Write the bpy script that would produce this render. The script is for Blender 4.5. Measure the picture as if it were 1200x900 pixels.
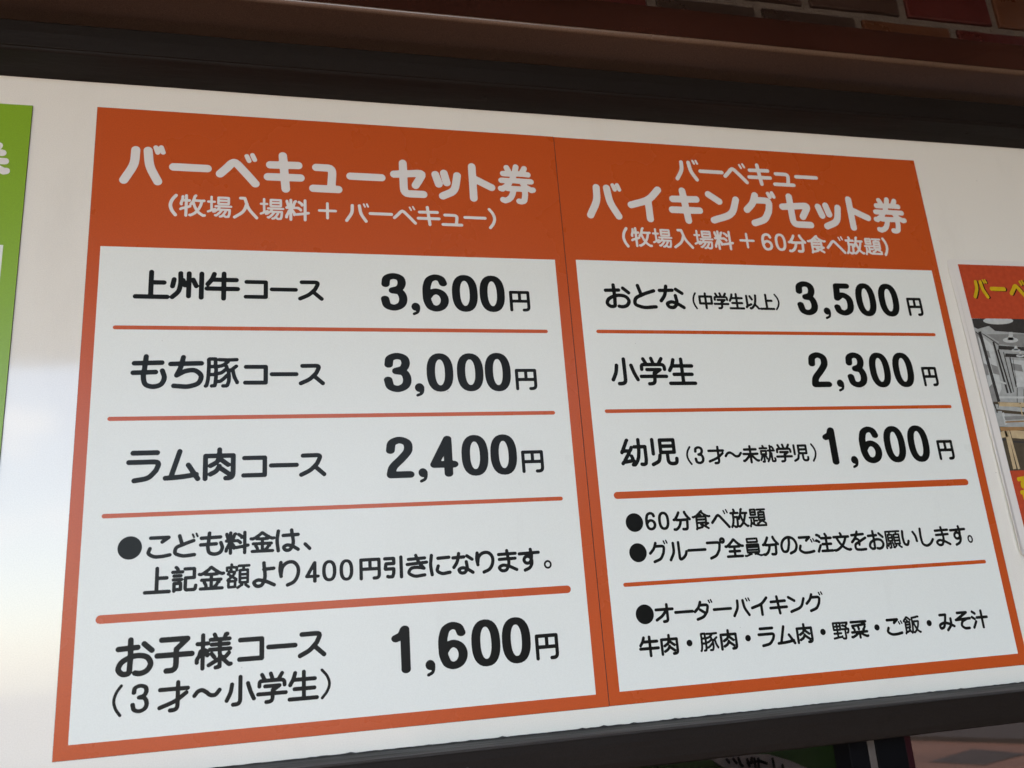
import bpy, bmesh, math, random
import numpy as np
from mathutils import Vector, Matrix

EXPOSURE = 2.5
WHITE_C = (0.735, 0.722, 0.655)
PRINT_C = (0.69, 0.725, 0.685)
ORANGE_C = (0.47, 0.076, 0.013)
BLOCKER_C = (0.05, 0.035, 0.025)
DIM_TINT = (0.115, 0.092, 0.082)  # dark glass tint added to dim the view behind the pane

random.seed(7)
S = bpy.context.scene
COL = S.collection
for o in list(bpy.data.objects):
    bpy.data.objects.remove(o)

# ------------------------------------------------------------------ camera, sky, sun, exposure
H0 = 2.027                       # height above ground of the price sheets' top edge
R3 = math.radians
cam_d = bpy.data.cameras.new('camera')
cam = bpy.data.objects.new('camera', cam_d); COL.objects.link(cam)
right = Vector((0.97140352, -0.22594776, -0.07295765))
down = Vector((-0.00547723, 0.28586829, -0.95825327))
fwd = Vector((0.23737146, 0.9312502, 0.27645589))
M = Matrix((right, -down, -fwd)).transposed().to_4x4()
M.translation = Vector((0.19518, -0.80834, H0 - 0.52748))
cam.matrix_world = M
cam_d.sensor_width = 36.0
cam_d.lens = 30.235
cam_d.clip_start = 0.02
cam_d.clip_end = 3000
cam_d.dof.use_dof = True
cam_d.dof.focus_distance = 0.86
cam_d.dof.aperture_fstop = 9.0
S.camera = cam

SUN_EL = 50.0    # sun high to the left, cut off by the added overhang: sign in open shade
world = bpy.data.worlds.new('World'); S.world = world; world.use_nodes = True
wn = world.node_tree
wn.nodes.clear()
sky = wn.nodes.new('ShaderNodeTexSky'); sky.sky_type = 'NISHITA'; sky.sun_disc = False
sky.sun_elevation = R3(SUN_EL)
sky.air_density = 1.0; sky.dust_density = 0.8; sky.ozone_density = 1.0
bg = wn.nodes.new('ShaderNodeBackground'); bg.inputs['Strength'].default_value = 0.15
wo = wn.nodes.new('ShaderNodeOutputWorld')
tcw = wn.nodes.new('ShaderNodeTexCoord'); mpw = wn.nodes.new('ShaderNodeMapping'); mpw.inputs['Scale'].default_value = (1.0, 1.0, 2.2)
nz = wn.nodes.new('ShaderNodeTexNoise'); nz.inputs['Scale'].default_value = 3.2; nz.inputs['Detail'].default_value = 7.0; nz.inputs['Roughness'].default_value = 0.55
rw = wn.nodes.new('ShaderNodeValToRGB'); rw.color_ramp.elements[0].position = 0.50; rw.color_ramp.elements[1].position = 0.58
mxw = wn.nodes.new('ShaderNodeMix'); mxw.data_type = 'RGBA'; mxw.inputs[7].default_value = (6.4, 6.7, 7.3, 1)
wn.links.new(tcw.outputs['Generated'], mpw.inputs[0]); wn.links.new(mpw.outputs[0], nz.inputs['Vector'])
wn.links.new(nz.outputs['Fac'], rw.inputs[0]); wn.links.new(rw.outputs[0], mxw.inputs[0])
wn.links.new(sky.outputs[0], mxw.inputs[6]); wn.links.new(mxw.outputs[2], bg.inputs[0]); wn.links.new(bg.outputs[0], wo.inputs[0])
sd = Vector((math.cos(R3(SUN_EL)) * -0.90, math.cos(R3(SUN_EL)) * -0.43, math.sin(R3(SUN_EL))))  # towards the sun
sky.sun_rotation = math.atan2(sd.x, sd.y)
sun_d = bpy.data.lights.new('sun', 'SUN'); sun_d.energy = 2.2; sun_d.angle = R3(0.53); sun_d.color = (1.0, 0.95, 0.88)
sun = bpy.data.objects.new('sun', sun_d); COL.objects.link(sun)
sun.rotation_euler = sd.to_track_quat('Z', 'Y').to_euler()
sun.location = (0, 3, 8)
S.view_settings.view_transform = 'Standard'
S.view_settings.look = 'None'
S.view_settings.gamma = 1.0
S.view_settings.exposure = EXPOSURE
S.cycles.use_denoising = True
S.cycles.max_bounces = 8
S.cycles.sample_clamp_indirect = 8.0

# ------------------------------------------------------------------ helpers
def P(u, v, w=0.0):
    """millimetres on the sign (right, down, towards the viewer) -> world metres"""
    return Vector((u / 1000.0, -w / 1000.0, H0 - v / 1000.0))

def mat(name, col, rough=0.5, var=0.0, scale=8.0, col2=None, bump=0.0, bscale=60.0, spec=0.5, metal=0.0,
        stretch=(1, 1, 1), coat=0.0, rvar=0.0, detail=3.0):
    m = bpy.data.materials.new(name); m.use_nodes = True
    nt = m.node_tree; b = nt.nodes['Principled BSDF']
    b.inputs['Roughness'].default_value = rough
    b.inputs['Specular IOR Level'].default_value = spec
    b.inputs['Metallic'].default_value = metal
    b.inputs['Coat Weight'].default_value = coat
    tc = nt.nodes.new('ShaderNodeTexCoord'); mp = nt.nodes.new('ShaderNodeMapping')
    mp.inputs['Scale'].default_value = stretch
    nt.links.new(tc.outputs['Object'], mp.inputs[0])
    n = nt.nodes.new('ShaderNodeTexNoise'); n.inputs['Scale'].default_value = scale; n.inputs['Detail'].default_value = detail
    nt.links.new(mp.outputs[0], n.inputs['Vector'])
    r = nt.nodes.new('ShaderNodeValToRGB')
    c2 = col2 or tuple(c * (1 - var) for c in col)
    r.color_ramp.elements[0].position = 0.25; r.color_ramp.elements[0].color = (*c2, 1)
    r.color_ramp.elements[1].position = 0.75; r.color_ramp.elements[1].color = (*col, 1)
    nt.links.new(n.outputs['Fac'], r.inputs[0]); nt.links.new(r.outputs[0], b.inputs['Base Color'])
    if rvar:
        mr = nt.nodes.new('ShaderNodeMapRange')
        mr.inputs['From Min'].default_value = 0.3; mr.inputs['From Max'].default_value = 0.7
        mr.inputs['To Min'].default_value = max(0.02, rough - rvar); mr.inputs['To Max'].default_value = rough + rvar
        n3 = nt.nodes.new('ShaderNodeTexNoise'); n3.inputs['Scale'].default_value = scale * 1.7; n3.inputs['Detail'].default_value = 5
        nt.links.new(mp.outputs[0], n3.inputs['Vector'])
        nt.links.new(n3.outputs['Fac'], mr.inputs['Value']); nt.links.new(mr.outputs[0], b.inputs['Roughness'])
    if bump:
        n2 = nt.nodes.new('ShaderNodeTexNoise'); n2.inputs['Scale'].default_value = bscale; n2.inputs['Detail'].default_value = 5
        nt.links.new(mp.outputs[0], n2.inputs['Vector'])
        bp = nt.nodes.new('ShaderNodeBump'); bp.inputs['Strength'].default_value = bump; bp.inputs['Distance'].default_value = 0.002
        nt.links.new(n2.outputs['Fac'], bp.inputs['Height']); nt.links.new(bp.outputs[0], b.inputs['Normal'])
    return m

def add_specks(m, density=26.0, size=0.035, dark=(0.12, 0.10, 0.08), keep=0.12):
    """sparse dirt specks and a few scuffs on a painted surface"""
    nt = m.node_tree; b = nt.nodes['Principled BSDF']
    src = b.inputs['Base Color'].links[0].from_socket
    tc = nt.nodes.new('ShaderNodeTexCoord')
    v = nt.nodes.new('ShaderNodeTexVoronoi'); v.inputs['Scale'].default_value = density
    nt.links.new(tc.outputs['Object'], v.inputs['Vector'])
    lt = nt.nodes.new('ShaderNodeMath'); lt.operation = 'LESS_THAN'; lt.inputs[1].default_value = size
    nt.links.new(v.outputs['Distance'], lt.inputs[0])
    sp = nt.nodes.new('ShaderNodeSeparateColor'); nt.links.new(v.outputs['Color'], sp.inputs[0])
    k = nt.nodes.new('ShaderNodeMath'); k.operation = 'LESS_THAN'; k.inputs[1].default_value = keep
    nt.links.new(sp.outputs[0], k.inputs[0])
    mu = nt.nodes.new('ShaderNodeMath'); mu.operation = 'MULTIPLY'
    nt.links.new(lt.outputs[0], mu.inputs[0]); nt.links.new(k.outputs[0], mu.inputs[1])
    m2 = nt.nodes.new('ShaderNodeMath'); m2.operation = 'MULTIPLY'; m2.inputs[1].default_value = 0.55
    nt.links.new(mu.outputs[0], m2.inputs[0])
    mx = nt.nodes.new('ShaderNodeMix'); mx.data_type = 'RGBA'
    mx.inputs[7].default_value = (*dark, 1)
    nt.links.new(m2.outputs[0], mx.inputs[0]); nt.links.new(src, mx.inputs[6]); nt.links.new(mx.outputs[2], b.inputs['Base Color'])

def thing(name, label, cat, loc, group=None):
    o = bpy.data.objects.new(name, None); COL.objects.link(o)
    o.location = loc; o.empty_display_size = 0.05
    o['label'] = label; o['category'] = cat
    if group: o['group'] = group
    return o

def obj(name, verts, faces, m, parent=None, origin=None, smooth=False, me=None):
    """one mesh object from world coordinates; origin = the thing's place"""
    if me is None:
        me = bpy.data.meshes.new(name)
        o0 = Vector(origin) if origin is not None else (Vector(parent.location) if parent and parent.parent is None else Vector((0, 0, 0)))
        me.from_pydata([tuple(Vector(v) - o0) for v in verts], [], faces)
        me.update()
        if m: me.materials.append(m)
        if smooth:
            for p in me.polygons: p.use_smooth = True
    o = bpy.data.objects.new(name, me); COL.objects.link(o)
    if parent is not None: o.parent = parent
    elif origin is not None: o.location = origin
    return o

def box_vf(u0, u1, v0, v1, w0, w1):
    vs = [P(u, v, w) for w in (w0, w1) for v in (v0, v1) for u in (u0, u1)]
    fs = [(0, 1, 3, 2), (4, 6, 7, 5), (0, 4, 5, 1), (2, 3, 7, 6), (0, 2, 6, 4), (1, 5, 7, 3)]
    return vs, fs

def bevel(o, width, seg=2):
    md = o.modifiers.new('bevel', 'BEVEL'); md.width = width; md.segments = seg; md.limit_method = 'ANGLE'
    md.angle_limit = R3(35)
    return o

def box(name, u0, u1, v0, v1, w0, w1, m, parent, bev=0.0):
    vs, fs = box_vf(u0, u1, v0, v1, w0, w1)
    o = obj(name, vs, fs, m, parent)
    if bev: bevel(o, bev / 1000.0)
    return o

def extrude_profile(name, prof, u0, u1, m, parent, n=1, bev=0.0, wob=0.0):
    """closed profile [(v, w)...] swept along u in n steps (wob = slight waviness in mm)"""
    vs = []; k = len(prof)
    rnd = random.Random(3)
    for i in range(n + 1):
        u = u0 + (u1 - u0) * i / n
        dv = wob * (math.sin(i * 0.7) * 0.5 + rnd.uniform(-0.5, 0.5)) if wob else 0
        vs += [P(u, v + dv, w) for v, w in prof]
    fs = []
    for i in range(n):
        for j in range(k):
            a = i * k + j; b = i * k + (j + 1) % k
            fs.append((a, b, b + k, a + k))
    fs.append(tuple(range(k))[::-1]); fs.append(tuple(n * k + j for j in range(k)))
    o = obj(name, vs, fs, m, parent)
    bm = bmesh.new(); bm.from_mesh(o.data); bmesh.ops.recalc_face_normals(bm, faces=bm.faces); bm.to_mesh(o.data); bm.free()
    if bev: bevel(o, bev / 1000.0, 3)
    return o

def flat(name, polys, w, m, parent, ox=0.0, oy=0.0):
    """flat print: several polygons [(u, v)...] in one mesh at depth w"""
    vs = []; fs = []
    for pl in polys:
        b = len(vs); vs += [P(u + ox, v + oy, w) for u, v in pl]
        a = sum(pl[i][0] * pl[(i + 1) % len(pl)][1] - pl[(i + 1) % len(pl)][0] * pl[i][1] for i in range(len(pl)))
        idx = list(range(b, b + len(pl)))
        fs.append(tuple(idx[::-1] if a > 0 else idx))
    return obj(name, vs, fs, m, parent)

# ------------------------------------------------------------------ rounded lettering (centre-line strokes)
GLYPHS = {}
GLYPH_DATA = '''
,b50,30,1.5;d66,30 66,56;d66,56 56,78;d56,78 36,92
0e26,50,18.5,42
130,92 30,9;s29,10 24,20 10,27
2s9,33 13,14 27,8 41,15 43,32 30,53 12,76 9,90;9,92 45,92
3s9,30 12,14 26,8 40,14 43,27 37,41 24,46;s24,47 38,50 45,67 40,85 26,92 12,87 7,69
435,92 35,9 8,70 46,70
542,9 14,9 11,46;s11,47 26,37 41,46 45,65 39,85 25,92 11,86 7,74
6s43,24 38,12 27,8 16,13 9,30 7.5,52 10,76 16,88 26,92 37,88 44,76 44,62 38,51 27,46 16,51 10,60
、10,70 32,92
。o22,80,13
いs14,14 11,50 20,80 32,82 42,64;s76,20 88,40 92,66
お8,28 56,26;s38,6 38,74 36,90 22,92 10,80 14,66 34,52 60,47 82,54 90,70 82,86 62,93 52,91;72,18 92,36
き14,20 84,17;8,42 92,36;s46,4 58,34 80,62;s80,62 50,56 22,62 14,78 32,92 82,91
こ16,14 84,14;84,14 60,32;s14,58 9,76 26,90 60,92 90,87
ご12,18 70,18;70,18 50,34;s14,58 8,76 26,90 56,92 86,87;d76,30 81,42;d89,27 94,39
しs22,6 20,58 25,82 44,92 72,82 90,62
す6,22 94,19;s58,4 61,42 50,64 34,64 26,52 32,38 46,35 58,44 61,66 50,86 28,96
そ22,10 76,10;76,10 14,44;8,46 92,42;s72,44 44,58 38,76 54,91 80,92
ち8,26 92,24;s42,6 34,40 25,60;s25,60 50,47 76,46 92,62 86,82 64,92 18,91
と28,6 38,44;s86,26 44,42 14,62 12,80 34,92 88,91
ど26,10 36,46;s80,32 42,46 12,62 10,80 32,92 84,91;d76,6 81,18;d90,3 95,15
な8,24 56,22;s34,6 24,46 10,66;70,18 92,34;s66,44 67,78 54,92 38,90 32,78 46,70 68,76 93,92
にs14,8 9,50 14,92;42,22 90,20;s42,56 37,76 52,88 92,86
のs54,16 50,50 32,82 16,80 8,58 18,30 50,13 80,24 92,52 82,78 54,91
はs14,8 9,50 14,92;34,28 94,26;s68,6 70,76 58,91 42,90 36,78 48,70 68,74 94,90
べs6,66 24,46 34,34 40,31 46,34 56,45 93,90;d71,10 77,24;d85,6 91,20
ま12,20 88,18;14,42 86,40;s50,4 52,76 42,91 20,91 12,79 26,69 52,73 90,91
み18,14 52,14;s52,14 42,52 28,80 14,82 10,68 34,56 66,62 93,76;s78,36 76,66 52,94
もs41,4 38,40 36,68 42,86 62,93 84,86 92,68 86,46;10,24 84,22;8,52 68,50
よs50,6 50,76 40,90 20,90 12,78 24,70 50,73 90,90;50,30 88,28
りs16,8 13,36 17,60;s17,50 22,26 42,9 66,9 82,26 83,56 68,82 42,94
を12,20 80,17;s46,4 34,30 10,54;s10,54 34,38 50,46 50,68;s90,36 52,54 26,70 28,88 50,93 84,92
イs90,8 62,36 8,56;58,38 58,94
オ8,30 92,30;r64,6 64,92 44,92;s60,34 38,62 8,82
キ12,32 88,30;6,64 94,63;46,6 54,94
グs38,8 26,34 6,54;r35,23 82,23 74,56;s74,56 58,80 24,94;d80,0 85,12;d93,-2 98,10
コ14,18 84,18 84,86 12,86
スr16,14 80,13 66,46;s66,46 42,72 10,90;58,58 90,90
セr6,38 93,31 68,66;r33,6 33,90 90,90
ダs38,6 26,34 6,54;r34,22 78,22 68,58;s68,58 48,82 16,94;34,46 62,66;d82,0 87,12;d94,-2 99,10
ッ12,46 22,68;42,42 50,64;s88,46 76,78 34,95
ト32,6 32,94;32,38 88,62
バs33,13 31,46 9,90;s62,13 68,52 88,90;d80,4 85,17;d93,3 98,16
プr8,20 76,20 68,56;s68,56 50,80 20,93;o89,12,9
ベs6,66 24,46 34,34 40,31 46,34 56,45 93,90;d71,10 77,24;d85,6 91,20
ム42,8 20,86;s6,88 50,85 88,79;66,50 92,92
ュr20,42 73,42 67,91;10,91 90,91
ラ18,10 82,10;r8,38 90,38 80,64;s80,64 62,84 24,93
ルs28,12 27,56 8,90;r56,10 56,94 80,80;s76,82 88,70 94,54
ン10,14 40,34;s92,26 74,66 16,91
・b50,50,2.1
ー6,50 94,50
上48,6 48,92;48,42 84,42;6,92 94,92
中12,24 88,24 88,66 12,66 12,24;50,6 50,94
以20,75 26,74 46,66;20,75 19,78 15,80 14,84;20,75 20,15;80,11 77,38 73,54 70,62 69,68;54,36 50,29 42,17;69,68 66,69 58,80 50,87 42,91 38,90;69,68 73,70 83,80 92,91
児14,8 14,56;40,10 86,10 86,52 40,52 40,10;40,31 86,31;s36,62 31,80 10,92;r62,62 62,91 92,91 92,74
入30,8 46,8;s46,8 60,50 92,92;s54,32 42,64 8,92
全4,42 9,43 18,38;50,66 78,66;50,66 50,90;50,66 23,66;50,66 50,44;83,38 85,39 91,42 97,42;83,38 77,44 50,44;83,38 83,38 68,27 53,12 50,10 47,12 44,16 30,29 18,38;18,38 23,44 50,44;10,90 50,90;50,90 90,90
円12,92 12,12 88,12;r88,12 88,92 66,92;12,52 88,52;50,12 50,52
分16,40 11,44 8,44;16,40 27,25 35,10;16,40 22,45 42,46;66,8 66,11 74,25 83,36 90,43;7,90 13,91 17,90 25,85 29,81 33,76 39,64 42,52 42,46;42,46 76,45 77,46 75,75 74,84 72,88 70,90 66,91 55,91 52,90
券75,57 80,58 90,63 95,62;75,57 74,60 72,61;75,57 74,55 68,48 66,42;44,25 48,24;44,25 43,30 41,35 39,41;44,25 30,25;72,61 72,75 69,88 67,90 65,91 60,92 54,91;72,61 41,61;52,7 48,20 48,24;68,24 48,24;68,24 69,19 75,10;68,24 84,25;30,25 15,25;30,25 30,17 26,10;41,61 40,66 38,73 36,77 32,83 25,88 16,91 10,89;41,61 25,61 22,57;39,41 32,43;39,41 66,42;66,42 91,42;9,42 30,42 32,43;6,62 10,63 18,58 22,57;32,43 30,48 24,54 22,57
員82,64 82,74 81,76 34,76;82,64 18,64;82,64 82,51;18,64 19,76 34,76;18,64 18,51;82,51 18,51;82,51 82,40 80,39 19,39 18,40 18,51;59,84 66,83 89,92 96,91;39,84 34,84;5,91 12,92 21,89 34,84;34,84 34,76;58,11 77,11 78,25 77,27 24,27 23,27 22,13 23,11 58,11
場36,48 51,48;32,29 20,29;21,65 28,63 33,60;21,65 19,67 8,72;21,65 20,29;35,87 38,88 40,87 50,77 57,68 59,62;46,23 85,23;46,23 46,36 48,37 84,37 85,36 85,23;46,23 46,10 48,10 84,10 85,11 85,23;47,61 43,62 33,71 28,72;47,61 51,48;47,61 48,62 59,62;20,29 8,29;20,29 20,8;59,62 75,62;94,48 51,48;70,90 75,93 83,92 85,91 86,87 88,80 89,68 89,62 75,62;53,92 59,91 66,83 73,71 74,67 75,62
子16,12 82,12;82,12 54,38;r54,38 54,92 30,92;6,52 94,52
学18,5 26,20;46,3 51,18;82,4 72,20;r10,42 10,25 90,25 90,42;28,43 74,43;74,43 52,58;r52,56 52,93 32,93;6,67 94,67
小r50,6 50,92 28,92;s24,28 20,52 8,78;s74,28 82,54 93,78
就40,62 46,76;17,63 14,73 9,82;79,12 83,15 88,23;69,7 69,33;50,91 58,79 63,65 66,52 68,33;30,19 49,20;30,19 8,20;30,19 30,14 27,7;69,33 92,33;69,33 68,33;55,33 68,33;75,47 75,84 76,89 78,90 83,91 90,90 92,89 93,87 94,80 92,75;29,52 43,52 43,50 43,34 42,34 14,34 14,52 29,52;29,52 29,90 28,92 20,92
州s30,8 30,50 25,72 8,92;12,30 8,54;37,32 43,50;54,8 54,88;66,30 75,52;90,8 90,92
幼44,77 46,78 47,81 53,86;44,77 19,81 15,81;44,77 43,70 40,62;72,90 78,91 82,90 84,89 86,87 88,74 88,31 87,31 67,31;15,81 11,83 9,86;15,81 17,75 33,51 34,45;43,91 49,91 52,88 53,86;52,31 67,31;29,8 27,10 23,20 14,39 12,45;12,45 23,44 34,45;12,45 10,46 9,49;34,45 38,42 42,33;53,86 55,84 58,79 63,67 66,48 67,31;67,31 67,7
引13,12 49,12 51,13 51,33 50,34 19,34 18,35 17,36 15,50 14,55 15,57 49,57 50,58 50,65 49,77 46,86 45,89 43,91 40,91 28,91 24,89;82,93 82,8
才8,26 92,26;r62,6 62,92 40,92;s88,40 58,62 8,82
放72,66 75,64 80,50 84,36 85,26;72,66 72,73;72,66 69,64 68,63 63,49 61,40 58,38;8,91 13,83 17,71 20,56 20,44;72,73 74,74 80,81 88,88 91,90 95,89;72,73 68,74 62,81 56,87 49,91 46,90;46,24 20,24;50,53 50,47 55,39 58,38;20,24 20,44;20,24 8,24;61,26 60,26 59,28 58,38;61,26 62,19 64,9 64,8 67,6;61,26 85,26;23,89 27,92 29,92 35,91 38,88 40,76 41,44 40,44 20,44;85,26 93,26;26,18 28,14 25,7
文50,68 51,68;50,68 47,71 38,78 24,86 12,90 9,90 5,89;50,68 40,57 32,44 26,32 25,25;50,25 75,25;50,25 25,25;50,25 50,21 52,16 48,8;25,25 8,25;92,25 75,25;75,25 74,32 67,47 60,58 51,68;51,68 62,78 76,86 89,90 96,88
料7,83 8,76 14,64 18,54 23,51;56,15 67,23 68,28;24,7 24,41;24,51 30,53 33,58 38,65 38,72;24,51 24,93;24,51 23,51;93,62 80,64;8,41 21,41 23,42;14,31 9,15 9,12;63,50 61,47 53,41 48,41;23,42 24,41;23,42 23,51;47,70 73,66 80,65;80,64 80,65;80,64 80,7;41,41 24,41;80,65 80,93;43,12 40,14 34,32
未7,84 11,85 22,78 30,70 38,63 43,57 48,53;50,24 84,24;50,24 50,52;50,24 16,24;50,24 50,7;95,84 89,85 78,78 70,70 52,52;52,52 50,52;52,52 56,49 91,48;50,52 48,52;48,52 48,53;48,52 44,49 9,48;50,93 50,56 48,53
様89,33 66,33;55,20 66,20;55,20 42,20;55,20 55,14 52,7;58,73 57,75 56,76 38,86;95,86 91,87 86,83 77,74 76,70;78,69 78,70 78,70;78,69 78,70;78,69 84,64 90,57;22,44 29,47 34,56 34,60;22,44 21,46;22,44 22,30;68,64 72,66 74,69 76,70;68,64 66,66 66,88 66,91 63,92 56,93;68,64 66,57 66,46;22,29 35,29;22,29 22,30;22,29 22,7;52,66 45,57;91,20 78,20;45,33 66,33;22,93 22,48 21,46;8,29 22,30;78,20 66,20;78,20 79,14 81,8 83,7 85,7;66,20 66,33;40,46 66,46;93,46 66,46;76,70 78,70;66,33 66,46;21,46 16,49 13,60 7,70 7,77
汁12,10 26,20;6,38 20,48;8,92 26,62;34,42 94,42;64,8 64,94
注6,38 8,37 10,37 22,44;88,56 63,56;33,89 63,89;63,27 91,27;63,27 63,56;63,27 36,27;12,90 27,62;63,89 93,89;63,89 63,56;60,7 66,18;40,56 63,56;12,10 15,10 26,15 28,17 28,20
牛s26,8 20,26 8,44;22,28 90,28;6,60 94,60;54,6 54,94
牧84,28 82,39 79,50 72,65 68,69;84,28 92,27;84,28 53,27;26,57 33,56 38,54 40,53;26,57 26,59;26,57 26,28;51,35 52,36 53,38 57,51 62,63 65,67 68,69;51,35 47,37 43,44;51,35 52,30 52,28 53,27;68,69 68,73;6,66 8,64 9,63 20,60 26,59;12,28 26,28;12,28 10,30 7,42 8,45;12,28 13,12;53,27 54,22 58,9 59,8 61,6;40,90 43,91 50,87 59,81 64,75 68,73;26,93 26,59;68,73 77,82 84,87 90,91 95,90;26,28 38,28;26,28 26,7
生s24,8 18,28 8,46;20,30 88,30;22,60 86,60;6,92 94,92;52,6 52,92
肉12,93 12,24 88,24;r88,24 88,93 68,93;50,5 50,24;s50,24 44,42 26,54;52,34 74,52;s50,56 42,70 26,80;53,62 74,78
菜92,65 58,65 56,66;44,66 50,66;44,66 41,71 27,81 10,89 5,88;44,66 42,65 8,65;48,51 49,48 46,40;91,14 9,14;24,54 24,52 21,46 19,43 16,42;14,33 50,31 78,28 81,28 85,29;83,39 75,53 74,54 72,54;56,66 59,72 73,82 88,88 94,87;56,66 50,66;50,66 50,93
記12,92 12,87;18,6 21,8 25,13 25,18;36,37 11,37;42,23 6,23;12,87 36,87 36,86 36,65 35,64 12,65 12,66 12,87;92,75 91,84 89,88 86,90 82,90 62,90 58,90 55,88 54,86 53,82 54,46 55,46 86,46 86,14 86,14 85,13 51,13;39,51 9,51
豚58,28 53,29 47,32 35,34 32,38;58,28 58,25 65,20 66,14;58,28 62,35 63,42;32,38 33,43 32,56;32,38 31,34;13,34 31,34;13,34 12,54 12,58;13,34 12,13 13,12 14,11 31,11 31,34;41,13 66,14;37,79 45,78 54,71 63,61 68,60;32,56 36,56;32,56 32,58;36,56 37,55;36,56 36,55 37,55;68,60 69,60 69,63 69,74 68,81 66,87 65,90 62,92 53,92;68,60 68,46;37,55 47,53 54,48 59,43 63,42;32,58 33,66 31,88 30,91 22,92;32,58 12,58;89,33 80,40 78,43;78,43 68,46;78,43 79,44 82,57 84,65 89,76 92,80 92,82;63,42 65,42 66,46 68,46;5,92 7,91 9,84 11,73 12,58;90,13 66,14
野59,27 64,26 70,30 75,31;29,84 48,83 50,82 52,80;29,84 27,85 7,88;29,84 29,64;29,46 46,46 47,29;29,46 29,64;29,46 11,46 10,29;29,46 29,29;82,45 91,45 90,53 87,62 83,64;82,45 72,45;82,45 81,39 76,34 75,31;10,64 29,64;29,29 47,29;29,29 10,29;29,29 29,12;56,90 61,92 69,92 71,90 72,84 72,45;48,64 29,64;55,45 72,45;75,31 76,29 86,19 87,13 86,13 56,13;47,29 47,12 29,12;29,12 10,12 10,29
金64,82 66,82 68,80 75,68 79,67;96,36 90,37 77,32;91,90 50,90;86,58 50,58;14,58 50,58;50,38 50,58;50,38 72,37 77,32;50,38 28,37 26,35 24,32;24,67 30,77 31,82;10,90 50,90;24,32 11,37 5,36;24,32 25,30 39,21 47,13 50,12 53,14 63,22 76,30 77,32;50,90 50,58
題28,83 28,85 33,88 39,89 49,90 92,90;28,83 22,82 18,77 14,75;28,83 28,66;28,50 47,50;28,50 28,66;28,50 7,50;14,61 14,75;92,12 71,12;14,24 40,24;14,24 14,36 15,37 40,37 40,35 40,24;14,24 14,12 16,11 39,11 40,12 40,24;47,80 50,81 51,80 58,75 62,71 66,70;8,93 8,90 11,84 13,76 14,75;77,71 80,71 92,81;51,12 71,12;46,66 28,66;69,25 86,25 87,26 87,38;69,25 58,25 57,26 56,27 56,38;69,25 71,12;56,51 87,51;56,51 56,62 58,64 86,63 87,62 87,51;56,51 56,38;87,51 87,38;56,38 87,38
額20,46 25,49 26,51;58,44 88,44;58,44 58,58;58,44 58,29 71,28;58,58 88,58;58,58 58,73 59,74 88,74 88,58;21,33 18,34 13,41;21,33 22,27 25,25;21,33 38,34 38,37 37,40 29,51;73,12 93,12;73,12 71,28;73,12 54,12;88,44 88,58;88,44 88,28 71,28;15,68 40,68;15,68 15,88 16,90 40,89 40,68;15,68 12,64 13,62 22,56 25,54 26,51;80,83 92,92;40,68 44,65 44,61 29,51;50,93 65,83 67,83;29,51 26,51;28,16 46,17 46,28;28,16 9,17 9,28;28,16 26,6
願8,94 7,88 11,73 12,59 12,13 13,12 35,12;24,70 22,78 19,84;72,27 59,28 59,43;72,27 73,12;72,27 89,28 89,43;49,82 50,80 46,69;96,92 92,91 83,83 81,83;89,43 89,58;89,43 59,43;24,43 47,43;24,43 24,58 35,59;24,43 24,28 33,28;59,43 59,58;55,12 73,12;89,58 89,74 88,74 60,74 59,58;89,58 59,58;66,83 54,92 49,91;73,12 93,12;33,28 35,12;33,28 47,28 47,43;27,93 33,92 34,92 35,90 35,59;48,12 35,12;47,43 47,58 35,59
食84,67 80,68;74,34 75,34 76,30;74,34 74,48;74,34 51,34;80,68 68,76 66,79;80,68 74,63;7,35 11,36 19,32 26,31;44,23 48,25 50,29 51,34;95,33 90,34 82,31 76,30;74,63 25,64;74,63 74,48;26,34 51,34;26,34 26,31;26,34 25,48;26,31 28,28 40,19 48,11 51,10;74,48 25,48;25,90 33,89 51,85 53,83;25,90 25,64;25,90 23,91 22,94;25,64 25,48;55,7 53,8 51,10;51,10 63,21 75,28 76,30;66,79 68,82 83,91;66,79 61,78 50,72 46,73
飯13,87 19,86 30,81 35,80;13,87 13,64;13,87 10,89 9,93;91,12 87,11 74,14 54,16 53,18 54,35;45,92 49,84 52,67 54,35;38,49 37,63 13,64;38,49 13,49;38,49 38,36 26,35;13,64 13,49;35,80 36,81 39,86;35,80 34,75 32,72;42,25 30,13 28,12 25,11 22,12 14,21 8,26 6,31;26,35 26,30 24,26;26,35 14,36 13,49;60,35 86,35 88,36 87,44 83,58 77,70 74,72;60,35 62,46 66,58 71,70 74,72;60,35 54,35;74,72 74,77;56,90 58,91 60,90 72,79 74,77;74,77 77,79 83,85 88,89 91,91 93,90
（s64,2 46,24 38,50 46,76 64,98
）s36,2 54,24 62,50 54,76 36,98
＋50,8 50,92;8,50 92,50
～s4,56 16,42 30,38 46,46 62,58 78,58 94,42
'''
for ln in GLYPH_DATA.strip().split('\n'):
    GLYPHS[ln[0]] = ln[1:]

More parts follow.
